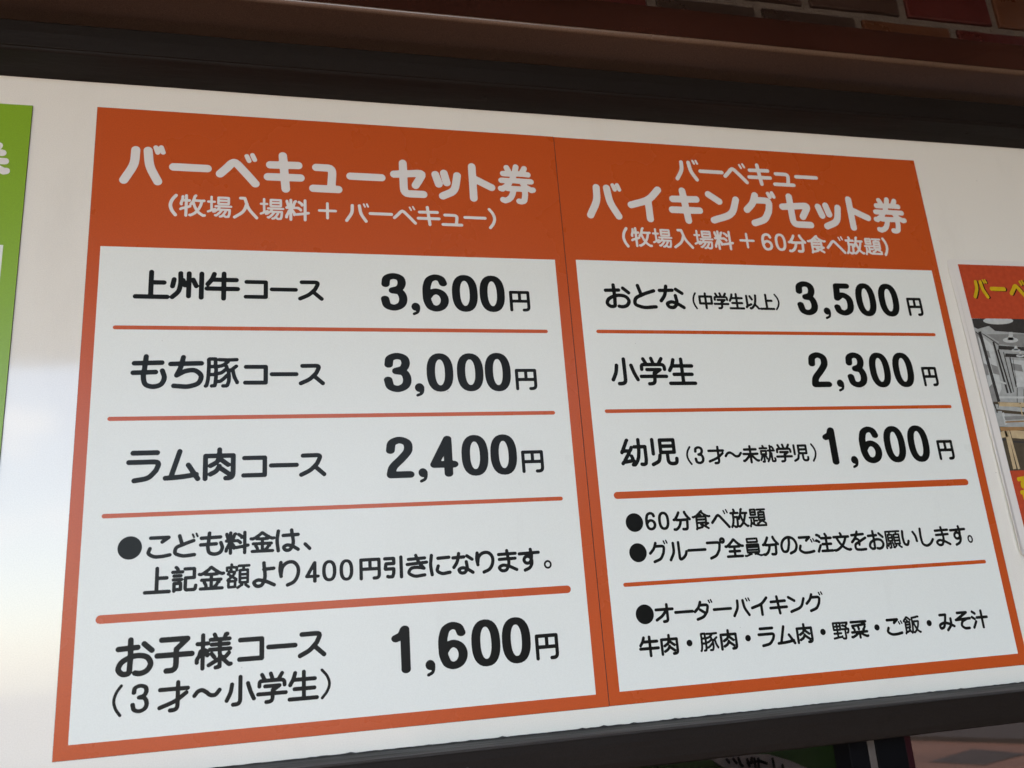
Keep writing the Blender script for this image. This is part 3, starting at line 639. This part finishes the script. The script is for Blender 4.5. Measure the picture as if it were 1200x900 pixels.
TEXT = [
    (1, 'title', 'バ', 23.93, 65.24, 38.33, 82.97, 4.2, 0, 1.0, 'w'),
    (1, 'title', 'ー', 68.72, 108.89, 56.64, 66.88, 4.2, 0, 1.0, 'w'),
    (1, 'title', 'ベ', 112.78, 154.97, 41.36, 80.27, 4.2, 0, 1.0, 'w'),
    (1, 'title', 'キ', 158.77, 199.18, 38.38, 84.57, 4.2, 0, 1.0, 'w'),
    (1, 'title', 'ュ', 203.46, 236.92, 49.77, 82.36, 4.2, 0, 1.0, 'w'),
    (1, 'title', 'ー', 241.07, 281.5, 57.12, 66.91, 4.2, 0, 1.0, 'w'),
    (1, 'title', 'セ', 286.31, 324.83, 39.21, 83.45, 4.2, 0, 1.0, 'w'),
    (1, 'title', 'ッ', 330.18, 362.05, 48.6, 84.17, 4.2, 0, 1.0, 'w'),
    (1, 'title', 'ト', 370.26, 398.95, 38.85, 85.04, 4.2, 0, 1.0, 'w'),
    (1, 'title', '券', 401.67, 444.25, 37.13, 85.8, 3.3, 0, 1.0, 'w'),
    (1, 'subtitle', '（', 69.83, 78.04, 91.31, 115.72, 1.65, 0, 1.0, 'w'),
    (1, 'subtitle', '牧場入場料', 79.62, 204.02, 91.2, 115.78, 1.55, 4, 1.0, 'w'),
    (1, 'subtitle', '＋', 211.93, 230.99, 93.27, 112.61, 1.42, 0, 1.0, 'w'),
    (1, 'subtitle', 'バーベキュー', 238.89, 386.9, 92.56, 115.57, 1.65, 3, 1.0, 'w'),
    (1, 'subtitle', '）', 388.71, 397.24, 91.77, 116.61, 1.65, 0, 1.0, 'w'),
    (1, 'row1', '上州牛', 41.66, 137.72, 172.74, 202.41, 2.3, 0, 1.0, 'k'),
    (1, 'row1', 'コース', 141.04, 216.68, 181.0, 200.59, 2.05, 0, 1.0, 'k'),
    (1, 'row1', '3', 272.43, 299.12, 169.82, 210.69, 3.3, 0, 1.28, 'k'),
    (1, 'row1', ',', 302.44, 311.64, 201.72, 215.29, 3.3, 0, 1.28, 'k'),
    (1, 'row1', '6', 314.56, 341.4, 170.18, 211.07, 3.3, 0, 1.28, 'k'),
    (1, 'row1', '0', 344.9, 371.77, 170.02, 210.84, 3.3, 0, 1.28, 'k'),
    (1, 'row1', '0', 373.8, 400.46, 169.97, 210.62, 3.3, 0, 1.28, 'k'),
    (1, 'row1', '円', 405.0, 426.99, 186.53, 209.63, 1.7, 0, 1.0, 'k'),
    (1, 'row2', 'もち豚', 43.16, 138.13, 260.04, 289.94, 2.3, 2, 1.0, 'k'),
    (1, 'row2', 'コース', 141.59, 216.74, 267.54, 287.2, 2.05, 0, 1.0, 'k'),
    (1, 'row2', '3', 272.75, 299.82, 255.18, 295.51, 3.3, 0, 1.28, 'k'),
    (1, 'row2', ',', 302.46, 312.05, 286.51, 300.33, 3.3, 0, 1.28, 'k'),
    (1, 'row2', '0', 314.94, 341.66, 255.47, 295.44, 3.3, 0, 1.28, 'k'),
    (1, 'row2', '0', 345.3, 372.28, 255.37, 295.27, 3.3, 0, 1.28, 'k'),
    (1, 'row2', '0', 373.71, 400.49, 254.86, 295.5, 3.3, 0, 1.28, 'k'),
    (1, 'row2', '円', 404.75, 427.33, 271.88, 294.52, 1.7, 0, 1.0, 'k'),
    (1, 'row3', 'ラム肉', 43.48, 136.3, 346.51, 377.35, 2.3, 2, 1.0, 'k'),
    (1, 'row3', 'コース', 141.16, 216.92, 355.08, 375.24, 2.05, 0, 1.0, 'k'),
    (1, 'row3', '2', 272.5, 298.87, 340.01, 380.23, 3.3, 0, 1.28, 'k'),
    (1, 'row3', ',', 302.33, 311.43, 371.29, 385.27, 3.3, 0, 1.28, 'k'),
    (1, 'row3', '4', 314.18, 341.64, 339.99, 380.4, 3.3, 0, 1.28, 'k'),
    (1, 'row3', '0', 345.08, 371.71, 339.71, 380.21, 3.3, 0, 1.28, 'k'),
    (1, 'row3', '0', 373.76, 400.42, 339.68, 380.12, 3.3, 0, 1.28, 'k'),
    (1, 'row3', '円', 404.65, 427.19, 356.48, 379.06, 1.7, 0, 1.0, 'k'),
    (1, 'note', 'こども料金は', 63.53, 192.71, 423.17, 444.06, 1.62, 3, 1.0, 'k'),
    (1, 'note', '、', 195.7, 202.85, 435.9, 443.23, 1.62, 0, 1.0, 'k'),
    (1, 'note', '上記金額より', 62.06, 192.93, 452.4, 473.42, 1.62, 2, 1.0, 'k'),
    (1, 'note', '4', 196.91, 209.97, 453.19, 472.35, 1.4, 0, 1.15, 'k'),
    (1, 'note', '0', 211.92, 224.61, 452.92, 471.86, 1.4, 0, 1.15, 'k'),
    (1, 'note', '0', 227.25, 239.67, 453.03, 472.18, 1.4, 0, 1.15, 'k'),
    (1, 'note', '円引きになります', 244.95, 415.73, 452.11, 473.03, 1.62, 1, 1.0, 'k'),
    (1, 'note', '。', 418.63, 426.51, 463.83, 472.07, 0.95, 0, 1.0, 'k'),
    (1, 'row4', 'お子様', 42.77, 136.57, 510.12, 539.89, 2.3, 1, 1.0, 'k'),
    (1, 'row4', 'コース', 139.9, 214.84, 514.96, 534.99, 2.05, 0, 1.0, 'k'),
    (1, 'row4', '（', 42.25, 49.98, 545.29, 570.87, 1.25, 0, 1.0, 'k'),
    (1, 'row4', '3', 56.26, 70.74, 546.1, 569.17, 1.6, 0, 1.15, 'k'),
    (1, 'row4', '才', 77.26, 102.53, 545.61, 570.84, 1.75, 0, 1.0, 'k'),
    (1, 'row4', '～', 104.42, 127.94, 553.49, 561.82, 1.75, 0, 1.0, 'k'),
    (1, 'row4', '小学生', 130.29, 208.09, 545.46, 570.78, 1.75, 0, 1.0, 'k'),
    (1, 'row4', '）', 209.56, 218.34, 545.74, 571.3, 1.25, 0, 1.0, 'k'),
    (1, 'row4', '1', 271.65, 288.25, 514.71, 555.76, 3.3, 0, 1.28, 'k'),
    (1, 'row4', ',', 301.09, 310.26, 546.04, 560.27, 3.3, 0, 1.28, 'k'),
    (1, 'row4', '6', 313.67, 340.36, 514.49, 555.71, 3.3, 0, 1.28, 'k'),
    (1, 'row4', '0', 344.13, 371.23, 514.33, 555.75, 3.3, 0, 1.28, 'k'),
    (1, 'row4', '0', 372.78, 400.1, 514.35, 555.4, 3.3, 0, 1.28, 'k'),
    (1, 'row4', '円', 404.15, 426.43, 531.18, 554.49, 1.7, 0, 1.0, 'k'),
    (2, 'supertitle', 'バーベキュー', 611.81, 797.78, 17.6, 47.2, 2.35, 3, 1.0, 'w'),
    (2, 'title', 'バ', 500.11, 543.71, 53.64, 98.97, 4.2, 0, 1.0, 'w'),
    (2, 'title', 'イ', 549.23, 592.04, 55.26, 100.56, 4.2, 0, 1.0, 'w'),
    (2, 'title', 'キ', 598.26, 640.31, 54.89, 100.61, 4.2, 0, 1.0, 'w'),
    (2, 'title', 'ン', 645.69, 688.05, 57.75, 98.84, 4.2, 0, 1.0, 'w'),
    (2, 'title', 'グ', 691.97, 736.2, 53.59, 100.14, 4.2, 0, 1.0, 'w'),
    (2, 'title', 'セ', 738.75, 780.63, 55.35, 99.68, 4.2, 0, 1.0, 'w'),
    (2, 'title', 'ッ', 786.03, 820.92, 64.87, 100.34, 4.2, 0, 1.0, 'w'),
    (2, 'title', 'ト', 829.23, 859.93, 55.04, 100.53, 4.2, 0, 1.0, 'w'),
    (2, 'title', '券', 863.42, 909.29, 53.51, 102.04, 3.3, 0, 1.0, 'w'),
    (2, 'subtitle', '（', 538.16, 545.63, 107.73, 132.49, 1.65, 0, 1.0, 'w'),
    (2, 'subtitle', '牧場入場料', 548.3, 672.83, 107.29, 131.59, 1.55, 4, 1.0, 'w'),
    (2, 'subtitle', '＋', 680.16, 699.46, 108.95, 128.44, 1.42, 0, 1.0, 'w'),
    (2, 'subtitle', '6', 708.01, 721.99, 108.42, 130.28, 1.55, 0, 1.1, 'w'),
    (2, 'subtitle', '0', 725.25, 739.47, 108.14, 130.12, 1.55, 0, 1.1, 'w'),
    (2, 'subtitle', '分食べ放題', 741.6, 866.33, 107.93, 131.59, 1.65, 3, 1.0, 'w'),
    (2, 'subtitle', '）', 868.08, 875.2, 107.93, 132.06, 1.65, 0, 1.0, 'w'),
    (2, 'row1', 'おとな', 509.74, 602.55, 175.3, 204.43, 2.1, 0, 1.0, 'k'),
    (2, 'row1', '（', 611.54, 616.94, 183.69, 203.95, 1.1, 0, 1.0, 'k'),
    (2, 'row1', '中学生以上', 618.92, 711.24, 183.64, 203.77, 1.45, 0, 1.0, 'k'),
    (2, 'row1', '）', 711.79, 717.97, 183.43, 203.57, 1.1, 0, 1.0, 'k'),
    (2, 'row1', '3', 739.9, 766.08, 167.27, 208.91, 3.3, 0, 1.28, 'k'),
    (2, 'row1', ',', 771.85, 781.16, 198.98, 213.37, 3.3, 0, 1.28, 'k'),
    (2, 'row1', '5', 786.72, 812.93, 168.74, 208.66, 3.3, 0, 1.28, 'k'),
    (2, 'row1', '0', 817.13, 843.28, 167.85, 209.02, 3.3, 0, 1.28, 'k'),
    (2, 'row1', '0', 847.54, 874.07, 167.74, 208.99, 3.3, 0, 1.28, 'k'),
    (2, 'row1', '円', 884.49, 904.66, 184.81, 207.8, 1.7, 0, 1.0, 'k'),
    (2, 'row2', '小学生', 507.52, 603.78, 259.29, 290.31, 2.1, 0, 1.0, 'k'),
    (2, 'row2', '2', 740.71, 765.8, 252.89, 293.65, 3.3, 0, 1.28, 'k'),
    (2, 'row2', ',', 771.55, 780.84, 284.9, 298.9, 3.3, 0, 1.28, 'k'),
    (2, 'row2', '3', 786.96, 812.05, 252.93, 294.35, 3.3, 0, 1.28, 'k'),
    (2, 'row2', '0', 816.93, 843.52, 253.03, 294.37, 3.3, 0, 1.28, 'k'),
    (2, 'row2', '0', 847.38, 873.94, 252.93, 294.38, 3.3, 0, 1.28, 'k'),
    (2, 'row2', '円', 884.55, 904.59, 270.09, 293.49, 1.7, 0, 1.0, 'k'),
    (2, 'row3', '幼児', 508.17, 571.25, 346.5, 376.3, 2.1, 1, 1.0, 'k'),
    (2, 'row3', '（', 580.02, 586.11, 356.01, 376.17, 1.1, 0, 1.0, 'k'),
    (2, 'row3', '3', 588.85, 600.17, 356.37, 375.55, 1.4, 0, 1.1, 'k'),
    (2, 'row3', '才～未就学児', 604.27, 721.93, 356.78, 376.19, 1.42, 5, 1.0, 'k'),
    (2, 'row3', '）', 725.35, 731.45, 356.17, 376.6, 1.1, 0, 1.0, 'k'),
    (2, 'row3', '1', 741.76, 757.49, 339.11, 380.58, 3.3, 0, 1.28, 'k'),
    (2, 'row3', ',', 771.54, 780.68, 371.5, 384.91, 3.3, 0, 1.28, 'k'),
    (2, 'row3', '6', 785.71, 812.31, 339.03, 380.24, 3.3, 0, 1.28, 'k'),
    (2, 'row3', '0', 816.79, 843.35, 338.98, 380.16, 3.3, 0, 1.28, 'k'),
    (2, 'row3', '0', 847.24, 874.0, 338.77, 380.45, 3.3, 0, 1.28, 'k'),
    (2, 'row3', '円', 883.89, 904.52, 356.23, 379.02, 1.7, 0, 1.0, 'k'),
    (2, 'note1', '6', 526.63, 538.26, 422.23, 440.79, 1.4, 0, 1.1, 'k'),
    (2, 'note1', '0', 540.46, 552.56, 422.49, 440.92, 1.4, 0, 1.1, 'k'),
    (2, 'note1', '分食べ放題', 555.78, 660.28, 423.35, 442.66, 1.48, 4, 1.0, 'k'),
    (2, 'note2', 'グループ全員分のご注文をお願いします', 526.67, 897.09, 452.36, 472.04, 1.48, 4, 1.0, 'k'),
    (2, 'note2', '。', 897.19, 904.18, 462.33, 471.08, 0.95, 0, 1.0, 'k'),
    (2, 'note3', 'オーダーバイキング', 525.64, 710.21, 511.2, 529.98, 1.48, 0, 1.0, 'k'),
    (2, 'note4', '牛肉・豚肉・ラム肉・野菜・ご飯・みそ汁', 505.55, 901.48, 540.1, 560.17, 1.48, 0, 1.0, 'k'),
]
lines = {}; last = {}
for (b, grp, text, uL, uR, vT, vB, R, ref, ax, col) in TEXT:
    kk = (b, grp, col)
    n_, pu, pv = last.get(kk, (0, uL, vT))
    if uL - pu > 11.5 or uL < pu - 30 or abs(vT - pv) > 30: n_ += 1      # a clear gap or a new line starts a new piece of print
    last[kk] = (n_, uR, vT)
    lines.setdefault(kk + (n_,), []).extend(text_loops(text, uL, uR, vT, vB, R, ref, ax))
for (b, grp, col, n_), lps in lines.items():
    loops_mesh('lettering', lps, W_FACE + 0.20, INK if col == 'k' else LETTERW, SH[b])

# green sheet cut by the left edge of the picture
gs = sheet(-528.0, -57.6, 2.4, 602.0, (-516.5, -71.3, 151.5, 590.0), GREEN, 'green bordered price sheet left of the orange ones, its white title character cut off')
gs['group'] = 'price sheets stuck side by side on the white board'
loops_mesh('lettering', text_loops('券', -114.5, -71.8, 43.5, 94.0, 3.4), W_FACE + 0.20, LETTERW, gs)

# ------------------------------------------------------------------ laminated flyer at the right
fly = thing('laminated_flyer', 'laminated flyer with orange heading, yellow letters and dining hall photo at the right edge', 'flyer', P(1080, 487, 0))
FA = R3(1.05); FC = (953.4, 133.0)
def rot(u, v):
    du, dv = u, v
    return (FC[0] + du * math.cos(FA) + dv * math.sin(FA), FC[1] + dv * math.cos(FA) - du * math.sin(FA) * 0.0)
def fl(name, polys, w, m): return flat(name, [[rot(u, v) for u, v in pl] for pl in polys], w, m, fly)
FW, FH = 262.0, 356.0
def rrect(u0, v0, u1, v1, r, n=6):
    pts = []
    for cx, cy, a0 in ((u1 - r, v0 + r, -90), (u1 - r, v1 - r, 0), (u0 + r, v1 - r, 90), (u0 + r, v0 + r, 180)):
        for i in range(n + 1):
            a = R3(a0 + 90 * i / n); pts.append((cx + r * math.cos(a), cy + r * math.sin(a)))
    return pts
# the laminate is a thin pouch: raised slab with a curled lower-left edge
ol = rrect(0, 0, FW, FH, 7)
k = len(ol)
def lift(u, v): return 0.9 + 3.2 * max(0.0, (v - 190) / 166.0) ** 2 * max(0.0, 1 - u / 60.0)
vs = [P(*rot(u, v), 0.1 + lift(u, v) - .8) for u, v in ol] + [P(*rot(u, v), lift(u, v)) for u, v in ol]
inn = rrect(6, 6, FW - 6, FH - 6, 4); vs += [P(*rot(u, v), 0.95) for u, v in inn]
fs = [(i, (i + 1) % k, k + (i + 1) % k, k + i) for i in range(k)] + [(k + i, k + (i + 1) % k, 2 * k + (i + 1) % k, 2 * k + i) for i in range(k)] + [tuple(2 * k + i for i in range(k))]
lam = obj('laminate', vs, fs, LAMIN, fly)
bm = bmesh.new(); bm.from_mesh(lam.data); bmesh.ops.recalc_face_normals(bm, faces=bm.faces); bm.to_mesh(lam.data); bm.free()
def pm(n, c, r=0.22): return mat('flyer_print_' + n, c, r, 0.22, 200.0, coat=0.3)
F_OR = pm('orange', (0.48, 0.065, 0.022)); F_YE = pm('yellow', (0.62, 0.42, 0.01)); F_BK = pm('black', (0.018, 0.010, 0.008))
F_LG = pm('light_grey', (0.38, 0.40, 0.385)); F_MG = pm('mid_grey', (0.24, 0.245, 0.235)); F_DK = pm('dark', (0.040, 0.038, 0.036))
F_TAN = pm('tan', (0.52, 0.41, 0.24)); F_DKG = pm('dark_olive', (0.075, 0.060, 0.038)); F_WH = pm('pale', (0.52, 0.545, 0.53)); F_WD = pm('wood', (0.33, 0.19, 0.08))
PU0, PU1 = 14.8, FW - 14.8
fl('flyer_heading', [[(PU0, 6.5), (PU1, 6.5), (PU1, 76.5), (PU0, 76.5)]], 1.1, F_OR)
ph = fl('flyer_photo', [[(PU0, 76.5), (PU1, 76.5), (PU1, 260.5), (PU0, 260.5)]], 1.1, F_LG)
fl('flyer_footer', [[(PU0, 260.5), (PU1, 260.5), (PU1, 349), (PU0, 349)]], 1.1, F_OR)
FLY = [('m', [[(979.3, 229.5), (999.0, 241.8), (1086.6, 250.5), (1093.3, 228.5)], [(970.3, 227.4), (976.0, 228.4), (980.8, 312.5), (971.5, 314.7), (970.0, 231.2)]]), ('p', [[(979.7, 232.7), (991.0, 244.4), (988.6, 297.1), (981.6, 305.3)], [(972.7, 231.7), (975.2, 236.0), (977.2, 290.8), (971.4, 294.9), (972.1, 265.7)], [(1010.5, 261.4), (1082.0, 265.7), (1073.6, 293.5), (1010.7, 295.2)]]), ('m', [[(976.6, 248.7), (983.2, 250.8), (983.3, 259.3), (976.7, 257.2)], [(970.6, 264.9), (976.3, 267.8), (975.3, 280.4), (970.9, 280.4)], [(981.4, 266.7), (990.1, 269.9), (990.8, 280.4), (981.8, 278.3)], [(1010.5, 265.7), (1024.5, 267.8), (1024.5, 276.3), (1010.6, 274.2)], [(1036.1, 269.9), (1047.8, 272.1), (1045.3, 280.6), (1036.1, 278.5)]]), ('o', [[(972.7, 342.0), (1057.5, 346.6), (1043.2, 393.6), (973.0, 393.6), (972.9, 389.6)], [(972.5, 312.5), (1066.5, 316.6), (1061.8, 332.2), (973.6, 325.8)]]), ('d', [[(970.1, 210.0), (985.5, 209.6), (1107.7, 209.6), (1100.8, 232.2), (1040.8, 227.9), (998.7, 225.2), (991.6, 219.0), (974.8, 223.1), (970.2, 220.8)], [(974.5, 226.8), (978.3, 313.0), (982.4, 312.1), (978.7, 225.8)], [(991.1, 239.4), (994.1, 302.7), (996.8, 302.1), (993.8, 238.7)], [(995.5, 248.9), (999.2, 302.7), (1001.4, 302.1), (997.7, 248.4)], [(1002.8, 252.0), (1003.5, 301.5), (1004.8, 301.3), (1004.1, 251.7)], [(1009.8, 258.4), (1008.6, 295.3), (1010.4, 295.0), (1011.5, 258.1)], [(970.1, 226.8), (978.9, 234.2), (979.9, 233.3), (971.0, 225.9)], [(979.3, 228.8), (999.4, 243.7), (1000.1, 242.9), (980.0, 228.0)], [(1014.4, 259.3), (1010.3, 291.0), (1011.0, 291.0), (1015.1, 259.2)], [(997.0, 248.4), (1085.7, 252.9), (1087.5, 248.1), (998.6, 243.7)], [(1004.1, 257.8), (1083.2, 261.3), (1084.8, 257.0), (1005.5, 253.5)], [(971.6, 313.7), (974.1, 326.0), (975.5, 325.5), (973.0, 313.2)], [(1009.9, 296.2), (1004.4, 315.9), (1005.3, 315.9), (1010.9, 296.2)], [(1019.3, 297.3), (1013.9, 316.0), (1014.9, 316.0), (1020.2, 297.3)], [(1037.4, 297.5), (1032.0, 316.2), (1032.9, 316.2), (1038.4, 297.5)]]), ('l', [[(980.1, 228.5), (999.0, 240.8), (1000.4, 239.3), (981.5, 227.0)], [(974.1, 315.5), (1009.7, 320.1), (1064.6, 322.9), (1063.3, 327.4), (1009.4, 325.2), (974.8, 321.7)], [(975.4, 323.7), (981.2, 323.8), (979.1, 340.1), (973.9, 342.0)]]), ('p', [[(1028.4, 211.9), (1026.9, 213.4), (1023.4, 214.8), (1018.3, 215.9), (1012.1, 216.6), (1005.4, 216.9), (998.8, 216.8), (993.0, 216.2), (988.5, 215.2), (985.8, 213.9), (985.1, 212.5), (986.6, 211.0), (990.0, 209.6), (990.0, 209.6), (1025.8, 209.6), (1027.7, 210.5)], [(1028.5, 236.7), (1027.6, 237.7), (1025.8, 238.7), (1023.1, 239.5), (1019.9, 240.0), (1016.4, 240.2), (1013.1, 240.0), (1010.2, 239.6), (1007.9, 238.8), (1006.6, 237.9), (1006.4, 236.8), (1007.2, 235.7), (1009.1, 234.8), (1011.7, 234.0), (1014.9, 233.5), (1018.4, 233.3), (1021.7, 233.4), (1024.7, 233.9), (1026.9, 234.6), (1028.2, 235.6)], [(1013.7, 236.8), (1018.5, 226.5), (1023.0, 226.5), (1022.1, 236.7)], [(1028.0, 249.6), (1027.5, 250.3), (1026.4, 250.9), (1024.9, 251.4), (1023.0, 251.7), (1021.0, 251.8), (1019.1, 251.7), (1017.4, 251.4), (1016.1, 250.9), (1015.4, 250.3), (1015.3, 249.7), (1015.8, 249.0), (1016.8, 248.4), (1018.4, 247.9), (1020.2, 247.6), (1022.2, 247.5), (1024.2, 247.6), (1025.8, 247.9), (1027.1, 248.3), (1027.9, 248.9)], [(1018.4, 249.6), (1022.0, 243.8), (1024.5, 243.8), (1025.3, 249.6)], [(1031.7, 256.5), (1031.2, 257.1), (1030.2, 257.6), (1028.8, 258.0), (1027.1, 258.3), (1025.2, 258.4), (1023.5, 258.3), (1021.9, 258.1), (1020.7, 257.6), (1020.0, 257.1), (1019.9, 256.5), (1020.4, 255.9), (1021.4, 255.4), (1022.8, 254.9), (1024.5, 254.7), (1026.3, 254.6), (1028.1, 254.6), (1029.7, 254.9), (1030.9, 255.3), (1031.6, 255.9)], [(1023.4, 256.3), (1026.1, 251.8), (1028.1, 251.8), (1028.8, 256.3)], [(1073.6, 239.6), (1072.7, 240.7), (1070.8, 241.7), (1068.1, 242.5), (1064.8, 243.0), (1061.2, 243.2), (1057.8, 243.0), (1054.8, 242.6), (1052.6, 241.8), (1051.3, 240.8), (1051.0, 239.8), (1051.9, 238.7), (1053.8, 237.7), (1056.5, 236.9), (1059.8, 236.4), (1063.3, 236.2), (1066.7, 236.3), (1069.7, 236.8), (1072.0, 237.6), (1073.3, 238.5)], [(982.5, 287.7), (995.6, 291.9), (996.9, 289.9), (983.8, 285.7)], [(981.9, 308.6), (1068.6, 309.9), (1069.3, 307.4), (982.5, 306.2)], [(980.2, 326.2), (981.0, 340.5), (984.3, 339.8), (983.6, 325.5)]]), ('t', [[(978.7, 313.1), (1008.4, 314.3), (1008.0, 319.2), (979.3, 318.1)], [(1009.5, 313.9), (1039.8, 315.9), (1038.4, 320.9), (1009.4, 319.3)], [(1041.0, 315.9), (1066.3, 317.4), (1064.9, 322.0), (1040.3, 320.9)], [(1008.0, 316.1), (1007.1, 330.5), (1008.8, 330.2), (1009.8, 315.8)], [(972.6, 348.4), (980.9, 346.6), (981.1, 354.2), (972.3, 355.5), (972.2, 352.0)], [(978.2, 346.9), (977.7, 392.3), (982.0, 391.6), (982.6, 346.2)], [(986.0, 346.6), (1055.9, 351.7), (1052.8, 361.8), (986.5, 355.9)], [(981.9, 346.1), (984.1, 392.4), (987.2, 391.8), (985.0, 345.5)], [(1012.9, 361.2), (1012.5, 393.6), (1015.9, 393.6), (1016.3, 360.7)], [(1036.7, 361.8), (1036.1, 393.6), (1039.5, 393.6), (1040.1, 361.2)]]), ('w', [[(973.2, 342.8), (1058.4, 343.5), (1057.3, 347.2), (973.2, 347.2)], [(982.1, 337.9), (1060.7, 336.1), (1061.1, 334.4), (982.5, 336.3)]]), ('d', [[(972.3, 359.0), (977.3, 358.5), (977.5, 356.1), (972.3, 356.6)], [(986.1, 361.2), (1051.5, 365.9), (1052.2, 364.1), (986.7, 359.4)], [(977.2, 320.1), (981.1, 312.6), (980.5, 312.5), (976.5, 320.0)]]), ('m', [[(982.5, 330.4), (1011.6, 330.0), (1062.1, 331.1), (1061.1, 334.4), (1010.6, 333.7), (982.9, 334.8)]])]
FM = dict(d=F_DK, l=F_LG, m=F_MG, t=F_TAN, o=F_DKG, p=F_WH, w=F_WD)
for i, (key_, polys) in enumerate(FLY):
    o = flat('photo_print', polys, 1.16 + 0.05 * i, FM[key_], fly); o['kind'] = 'stuff'
def fly_text(nm, lps, dx, dy, w, m):
    loops_mesh(nm, [l + np.array([dx, dy]) for l in lps], w, m, fly)
ft = []
ft += text_loops('バ', 979.6, 1003.5, 158.5, 184.0, 2.2)
ft += text_loops('ー', 1005.5, 1029.0, 168.0, 174.0, 2.7)
ft += text_loops('ベ', 1033.0, 1060.0, 158.0, 186.0, 2.6)
ft += text_loops('キ', 1064.0, 1090.0, 157.0, 186.0, 2.6)
ft += text_loops('ュ', 1094.0, 1116.0, 163.0, 186.0, 2.6)
ft += text_loops('ー', 1120.0, 1142.0, 168.0, 174.0, 2.7)
fly_text('lettering_shadow', ft, 1.9, 0.4, 1.5, F_BK)
fly_text('lettering', ft, 0, 0, 1.7, F_YE)
# lower yellow line, only its first strokes in view
fy = [[(981.7, 403.7), (995.6, 402.2), (1009.8, 402.0)], [(986.6, 403.9), (987.0, 411.7), (985.0, 412.0)], [(985.1, 409.1), (998.8, 407.6)], [(981.9, 418.7), (996.0, 417.2)], [(984.7, 418.8), (984.2, 425.8)], [(986.8, 412.4), (997.4, 412.1)]]
fly_text('lettering', [simplify(l, .05) for l in outline([(np.array(p, float), 1) for p in fy], 2.4, 1.0)], 0, 0, 1.7, F_YE)

# ------------------------------------------------------------------ below the sign: glazed opening
gl = thing('window_pane', 'glass pane with an added dimming tint below the bottom rail of the sign', 'window pane', P(600, 1300, -34))
GM = bpy.data.materials.new('dimming_glass'); GM.use_nodes = True
gb = GM.node_tree.nodes['Principled BSDF']; gb.inputs['Transmission Weight'].default_value = 1.0
gb.inputs['Roughness'].default_value = 0.0; gb.inputs['IOR'].default_value = 1.22; gb.inputs['Base Color'].default_value = (*DIM_TINT, 1)
box('glass', UL, UR, 648, 1300, -40, -34, GM, gl)
def post(name, u0, u1, w0, w1, m, label, cat='post'):
    t = thing(name, label, cat, P((u0 + u1) / 2, 2027, (w0 + w1) / 2))
    box('shaft', u0, u1, 652.6, 2020, w0, w1, m, t, 1.0)
    box('foot', u0 - 4, u1 + 4, 2015, 2027, w0 - 4, w1 + 4, m, t, 1.0)
    return t
pz = -4.0
post('frame_post', 714.0, 735.0, -32, pz, POST, 'narrow black upright post under the sign, left of the pale strip')
post('frame_strip', 735.6, 743.6, -30, pz - 0.5, ALU, 'pale weathered upright strip between two dark posts under the sign', 'strip')
p3 = post('frame_post', 744.0, 778.0, -32, pz, POST, 'wide black upright post with a maroon edge right of the pale strip')
box('maroon_edge', 778.1, 785.5, 652.8, 2010, -32, pz - 1, MAROONP, p3, 0.6)

ban = thing('green_banner', 'dark green banner with a slanted white band of lettering standing in behind the glass for a reflection', 'banner', (0.70, 0.40, 0.30))  # placed behind the pane in place of a reflection in it
def bq(pts, name, m, y): return obj(name, [(x, y, z) for x, z in pts], [tuple(range(len(pts)))[::-1]], m, ban)
vs_ = [(0.30, 0.404, 0.35), (0.985, 0.404, 0.35), (0.985, 0.404, 1.40), (0.30, 0.404, 1.40), (0.30, 0.400, 0.35), (0.985, 0.400, 0.35), (0.985, 0.400, 1.40), (0.30, 0.400, 1.40)]
obj('cloth', vs_, [(0, 1, 2, 3), (7, 6, 5, 4), (0, 4, 5, 1), (1, 5, 6, 2), (2, 6, 7, 3), (3, 7, 4, 0)], BANNERG, ban)
bq([(0.745, 1.31), (0.759, 1.313), (0.835, 1.307), (0.866, 1.296), (0.93, 1.265), (0.919, 1.253), (0.849, 1.267), (0.766, 1.296)], 'white_band', BANNERW, 0.397)
bq([(0.938, 1.308), (0.97, 1.309), (0.969, 1.298), (0.958, 1.301)], 'white_corner', BANNERW, 0.397)
bs = [[(769.0, 720.0), (772.0, 724.0)], [(779.0, 720.0), (783.0, 726.0)], [(787.0, 720.0), (789.0, 728.0), (792.0, 731.0)], [(800.0, 723.0), (802.0, 732.0)], [(807.0, 722.0), (805.0, 728.0)], [(811.0, 723.0), (811.0, 735.0)], [(800.0, 728.0), (813.0, 727.0)], [(817.0, 724.0), (816.0, 736.0)], [(819.0, 727.0), (829.0, 731.0)], [(839.0, 726.0), (840.0, 742.0)], [(853.0, 736.0), (854.0, 743.0)]]
loops = [l for l in outline([(np.array(s, float), 1) for s in bs], 2.0, 1.0)]
cu_w = -394.0
loops_mesh('lettering', loops, cu_w, INK, ban)
for x in (0.33, 0.955):
    obj('banner_leg', [(x + a, 0.41 + b, z) for z in (0.0, 1.38) for a, b in ((0, 0), (.02, 0), (.02, .02), (0, .02))],
        [(3, 2, 1, 0), (4, 5, 6, 7), (0, 1, 5, 4), (1, 2, 6, 5), (2, 3, 7, 6), (3, 0, 4, 7)], POST, ban)
